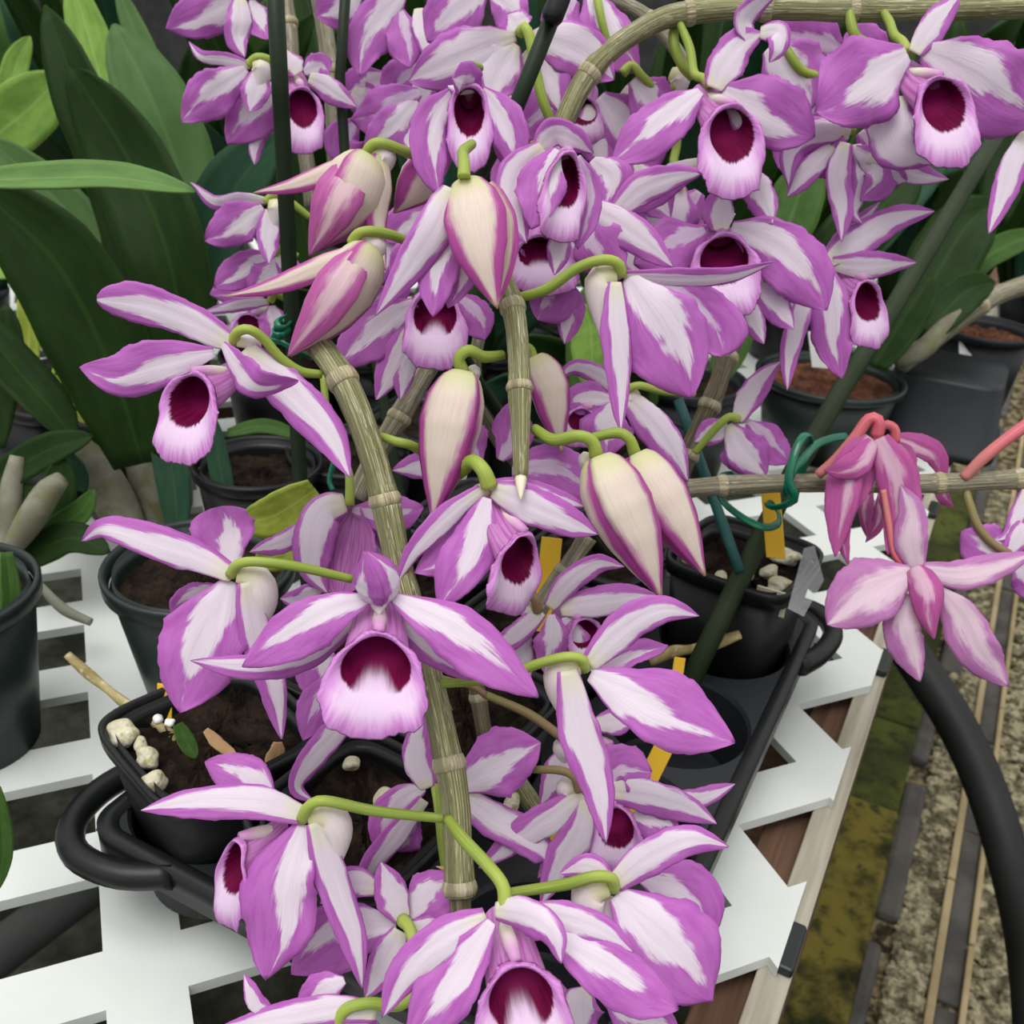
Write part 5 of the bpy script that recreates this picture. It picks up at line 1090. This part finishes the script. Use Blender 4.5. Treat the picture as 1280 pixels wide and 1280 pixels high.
fl('lowest flower left of the thick stake, above the open left flower', .55, [
    ('k', 9, 0, [(338, 376, .1), (345, 368, -.1), (360, 376, .4)]),
    ('S', 16, 10, [(336, 378, 0), (310, 380, -.1), (280, 386, -.1), (250, 392, 0)]),
    ('P', 40, 0, [(330, 370, .2), (300, 362, .1), (262, 368, .2)], {'m': 'F'}),
    ('L', 46, 20, [(332, 386, .8), (315, 392, 0), (305, 430, 0)]),
    ('P', 40, 0, [(340, 382, .1), (342, 402, 0), (336, 425, .1)])])
# --- top centre, behind
fl('large pale flower seen from behind with a long green stalk, top centre', .455, [
    ('k', 13, 0, [(650, 42, -.1), (656, 34, -.5), (663, 50, -.5), (670, 90, -.4), (680, 130, -.2), (696, 166, .4)]),
    ('P', 68, 0, [(645, 46, 0), (605, 60, -.2), (560, 80, -.3), (511, 102, -.1)], {'m': 'S'}),
    ('P', 66, 5, [(658, 48, 0), (700, 55, -.2), (735, 72, -.2), (768, 100, 0)], {'m': 'S'}),
    ('S', 44, 0, [(648, 40, 0), (642, 28, 0), (634, 18, .1)]),
    ('P', 70, 0, [(645, 55, .1), (625, 90, .1), (612, 125, .2)], {'m': 'S'}),
    ('S', 50, 0, [(660, 60, .3), (690, 100, .3), (700, 140, .5)])])
fl('side facing flower cut off by the top edge, above the hooded one', .49, [
    ('P', 76, 0, [(606, -12, 0), (580, 8, -.2), (556, 30, -.3), (534, 52, -.2)]),
    ('P', 50, 10, [(615, -5, .1), (640, 15, 0), (655, 35, .1)]),
    ('S', 34, 0, [(600, -8, .2), (580, -4, .2), (550, 0, .3)])])
fl('long drooping purple petals at the top edge, right of the thin stake', .54, [
    ('P', 58, 0, [(505, -10, 0), (470, 30, -.2), (455, 60, -.2), (450, 95, 0)]),
    ('P', 48, 10, [(500, 10, .2), (505, 45, .1), (512, 85, .2)], {'m': 'F'}),
    ('S', 30, 15, [(525, 10, .1), (532, 40, 0), (536, 75, .1)]),
    ('P', 64, 0, [(450, -10, .3), (425, 5, .2), (395, 20, .3)])])
fl('purple flower behind the thin stake, left of the hooded one', .55, [
    ('P', 60, 0, [(525, 115, 0), (495, 130, -.1), (470, 145, -.1), (438, 150, 0)], {'m': 'F'}),
    ('P', 50, 0, [(520, 125, .1), (490, 160, 0), (455, 185, .1)]),
    ('S', 40, 0, [(440, 115, .2), (455, 125, .2), (485, 120, .2)]),
    ('S', 34, 0, [(515, 140, .3), (510, 170, .3), (520, 205, .4)])])
fl('purple flower tucked against the bend of the arching cane', .49, [
    ('P', 66, 0, [(730, 105, 0), (700, 125, -.2), (670, 150, -.2), (645, 172, 0)], {'m': 'F'}),
    ('L', 60, 20, [(735, 110, 1.2), (726, 118, 0), (728, 180, 0)]),
    ('P', 84, 0, [(750, 120, .1), (775, 150, -.1), (800, 185, -.1), (810, 225, .1)]),
    ('S', 50, 10, [(745, 130, .3), (745, 170, .2), (760, 210, .3)]),
    ('S', 34, 20, [(780, 110, .2), (800, 125, .1), (820, 140, .2)])])
fl('curved purple petals at the top edge left of the arching cane', .475, [
    ('P', 62, 10, [(735, -10, 0), (752, 25, -.3), (772, 60, -.3), (800, 90, 0)]),
    ('P', 60, 0, [(720, 0, .2), (705, 25, .1), (715, 62, .2)], {'m': 'F'}),
    ('k', 10, 0, [(745, -10, -.5), (752, 25, -.6), (762, 60, -.3)])])
fl('flower behind the top cane, between the two round throated ones', .50, [
    ('k', 12, 0, [(1035, 96, -.1), (1005, 90, -.2), (985, 65, -.2), (972, 40, .2)]),
    ('P', 84, 0, [(1050, 60, .1), (1020, 48, 0), (985, 40, 0), (960, 45, .1)], {'m': 'F'}),
    ('P', 88, 5, [(960, 60, 0), (985, 85, -.1), (1005, 110, -.1), (1015, 135, 0)]),
    ('P', 60, 0, [(1050, 70, .2), (1080, 60, .1), (1110, 68, .2)], {'m': 'F'}),
    ('S', 40, 0, [(1035, 100, .2), (1020, 130, .2), (990, 150, .3)])])
fl('flower with a green stalk hook, left of the upper right open flower', .475, [
    ('k', 11, 0, [(778, 92, -.1), (790, 82, -.2), (805, 98, -.1), (825, 112, .1), (858, 106, .5)]),
    ('P', 60, 0, [(790, 100, .1), (812, 125, 0), (838, 150, .1)]),
    ('P', 52, 0, [(795, 205, .2), (815, 240, .1), (838, 272, .2)], {'m': 'S'}),
    ('M', 34, 0, [(838, 92, .3), (850, 100, .4), (840, 130, .6)])])
fl('long white and purple sepals sweeping right behind the slit throated flower', .415, [
    ('S', 46, 8, [(732, 256, 0), (770, 278, -.2), (808, 305, -.2), (842, 334, 0)]),
    ('P', 66, 0, [(728, 268, .2), (745, 300, 0), (765, 332, .1), (775, 350, .2)], {'m': 'F'}),
    ('S', 40, -10, [(768, 268, .4), (800, 238, .2), (840, 222, .2), (880, 216, .3)]),
    ('P', 60, 0, [(740, 200, .5), (760, 225, .4), (750, 262, .5)]),
    ('k', 9, 0, [(730, 252, .2), (718, 244, .6), (705, 240, 1.4)])])
fl('pale flower seen from behind, under the upper right open flower', .49, [
    ('P', 80, 0, [(850, 230, 0), (835, 270, -.1), (830, 310, 0)], {'m': 'S'}),
    ('S', 50, 0, [(790, 275, .2), (780, 310, .1), (800, 350, .2)]),
    ('S', 40, 0, [(815, 280, .2), (840, 320, .1), (860, 365, .2)]),
    ('P', 76, 0, [(875, 240, .2), (850, 280, .2), (870, 335, .3)], {'m': 'F'}),
    ('k', 11, 0, [(850, 232, -.2), (842, 205, -.4), (846, 180, 0), (852, 120, .5)])])
fl('trailing pale petals at the bottom left of the bottom flower', .315, [
    ('S', 40, 10, [(470, 1268, 0), (420, 1262, -.2), (350, 1275, -.2), (275, 1284, 0)]),
    ('S', 22, 10, [(342, 1272, .1), (322, 1255, 0), (312, 1235, 0), (305, 1218, .1)]),
    ('P', 50, 0, [(430, 1225, .6), (405, 1238, .6), (370, 1268, .7)]),
    ('k', 15, 0, [(420, 1282, 0), (432, 1262, -.2), (460, 1254, -.2), (500, 1256, .2), (530, 1230, .5)]),
    ('S', 40, 0, [(430, 1280, .1), (450, 1290, .1), (490, 1310, .2)])])
fl('pale petals cut off by the bottom edge, below the lower right side facing flower', .31, [
    ('P', 60, 0, [(735, 1235, .8), (725, 1262, .8), (730, 1300, .9)], {'m': 'S'}),
    ('P', 70, 0, [(760, 1250, .9), (795, 1270, .9), (850, 1290, 1.0)]),
    ('S', 40, 0, [(690, 1230, 1.0), (700, 1260, 1.0), (715, 1300, 1.0)])])
fl('drooping petals below the large forked lip flower, left of the brown cane', .40, [
    ('S', 36, 20, [(450, 880, 0), (420, 915, -.2), (385, 955, -.3), (372, 985, -.2), (392, 1002, 0)]),
    ('P', 48, 0, [(425, 840, .2), (400, 875, .1), (378, 925, .1)], {'m': 'F'}),
    ('P', 60, 0, [(400, 790, .3), (395, 830, .3), (405, 880, .3)])])
fl('purple petals in the shade between the thin stake and the hooded flower', .57, [
    ('P', 54, 0, [(540, 75, 0), (510, 95, 0), (478, 128, .1)], {'m': 'F'}),
    ('S', 34, 0, [(540, 95, .2), (526, 125, .2), (520, 160, .3)]),
    ('P', 50, 0, [(485, 95, .3), (455, 108, .2), (422, 118, .3)]),
    ('P', 50, 0, [(445, 150, .4), (430, 175, .4), (442, 210, .5)], {'m': 'F'})])
fl('lilac petals peeking out behind the half open bud and the two left buds', .46, [
    ('P', 56, 0, [(552, 262, 0), (515, 278, -.1), (474, 296, 0)], {'m': 'P'}),
    ('P', 56, 0, [(535, 290, .2), (520, 320, .1), (488, 348, .2)], {'m': 'F'}),
    ('S', 34, 0, [(505, 300, .3), (480, 325, .3), (470, 360, .4)])])
fl('shaded purple petals behind the stake, between the hooded and the slit throated flower', .50, [
    ('P', 48, 0, [(655, 175, 0), (640, 212, 0), (622, 250, .1)], {'m': 'F'}),
    ('P', 50, 0, [(650, 240, .1), (640, 270, .1), (648, 305, .2)], {'m': 'F'})])
fl('pale streaked petals in the gap left of the bend of the arching cane', .52, [
    ('P', 60, 0, [(640, 120, 0), (620, 150, 0), (622, 190, .1)], {'m': 'S'}),
    ('P', 56, 0, [(700, 180, .1), (680, 160, .1), (650, 150, .2)], {'m': 'F'})])
# dry bracts on the canes and long free stalks
bract(C1, .338, [(560, 1028, -.4), (572, 1045, -.6), (584, 1066, -.6)], 14)
bract(C1, .345, [(545, 860, .2), (555, 872, 0), (566, 888, 0)], 7, 'leaf_light')
bract(C1, .335, [(566, 1090, .2), (556, 1086, 0), (545, 1083, 0)], 6)
bract(C1, .355, [(478, 548, .3), (500, 551, 0), (512, 552, 0)], 9)

flower('long bronze stalk below the pointed petal flower, crossing to the front cane', .40, [('k', 8, 0, [(606, 868, 0), (590, 858, -.3), (560, 850, -.8), (535, 842, -1.2)], {'m': 'pedicel_brown'})], cat='flower stalk', name='flower_stalk')
flower('green stalk running down behind the front cane near its end', .36, [('k', 9, 0, [(548, 980, 0), (553, 1040, 0), (558, 1100, 0), (562, 1140, 0)])], cat='flower stalk', name='flower_stalk')
flower('short green stalk on the node of the main cane, under the small bud', .36, [('k', 12, 0, [(530, 566, .4), (512, 556, -.4), (495, 552, -.6), (476, 545, -.4)])], cat='flower stalk', name='flower_stalk')
flower('green stalk hanging from the top cane between the right hand flowers', .452, [('k', 13, 0, [(1080, 54, .3), (1070, 46, -.1), (1064, 30, -.1), (1062, 15, 0)])], cat='flower stalk', name='flower_stalk')
flower('green stalk hanging beside the bend of the arching cane', .462, [('k', 13, 0, [(866, 95, .2), (852, 80, -.2), (842, 50, -.3), (846, 20, 0)])], cat='flower stalk', name='flower_stalk')
flower('thin green stalk below the dark crossed throat, right of centre', .47, [('k', 9, 0, [(958, 362, 0), (940, 380, -.1), (925, 398, 0), (905, 412, .3)])], cat='flower stalk', name='flower_stalk')
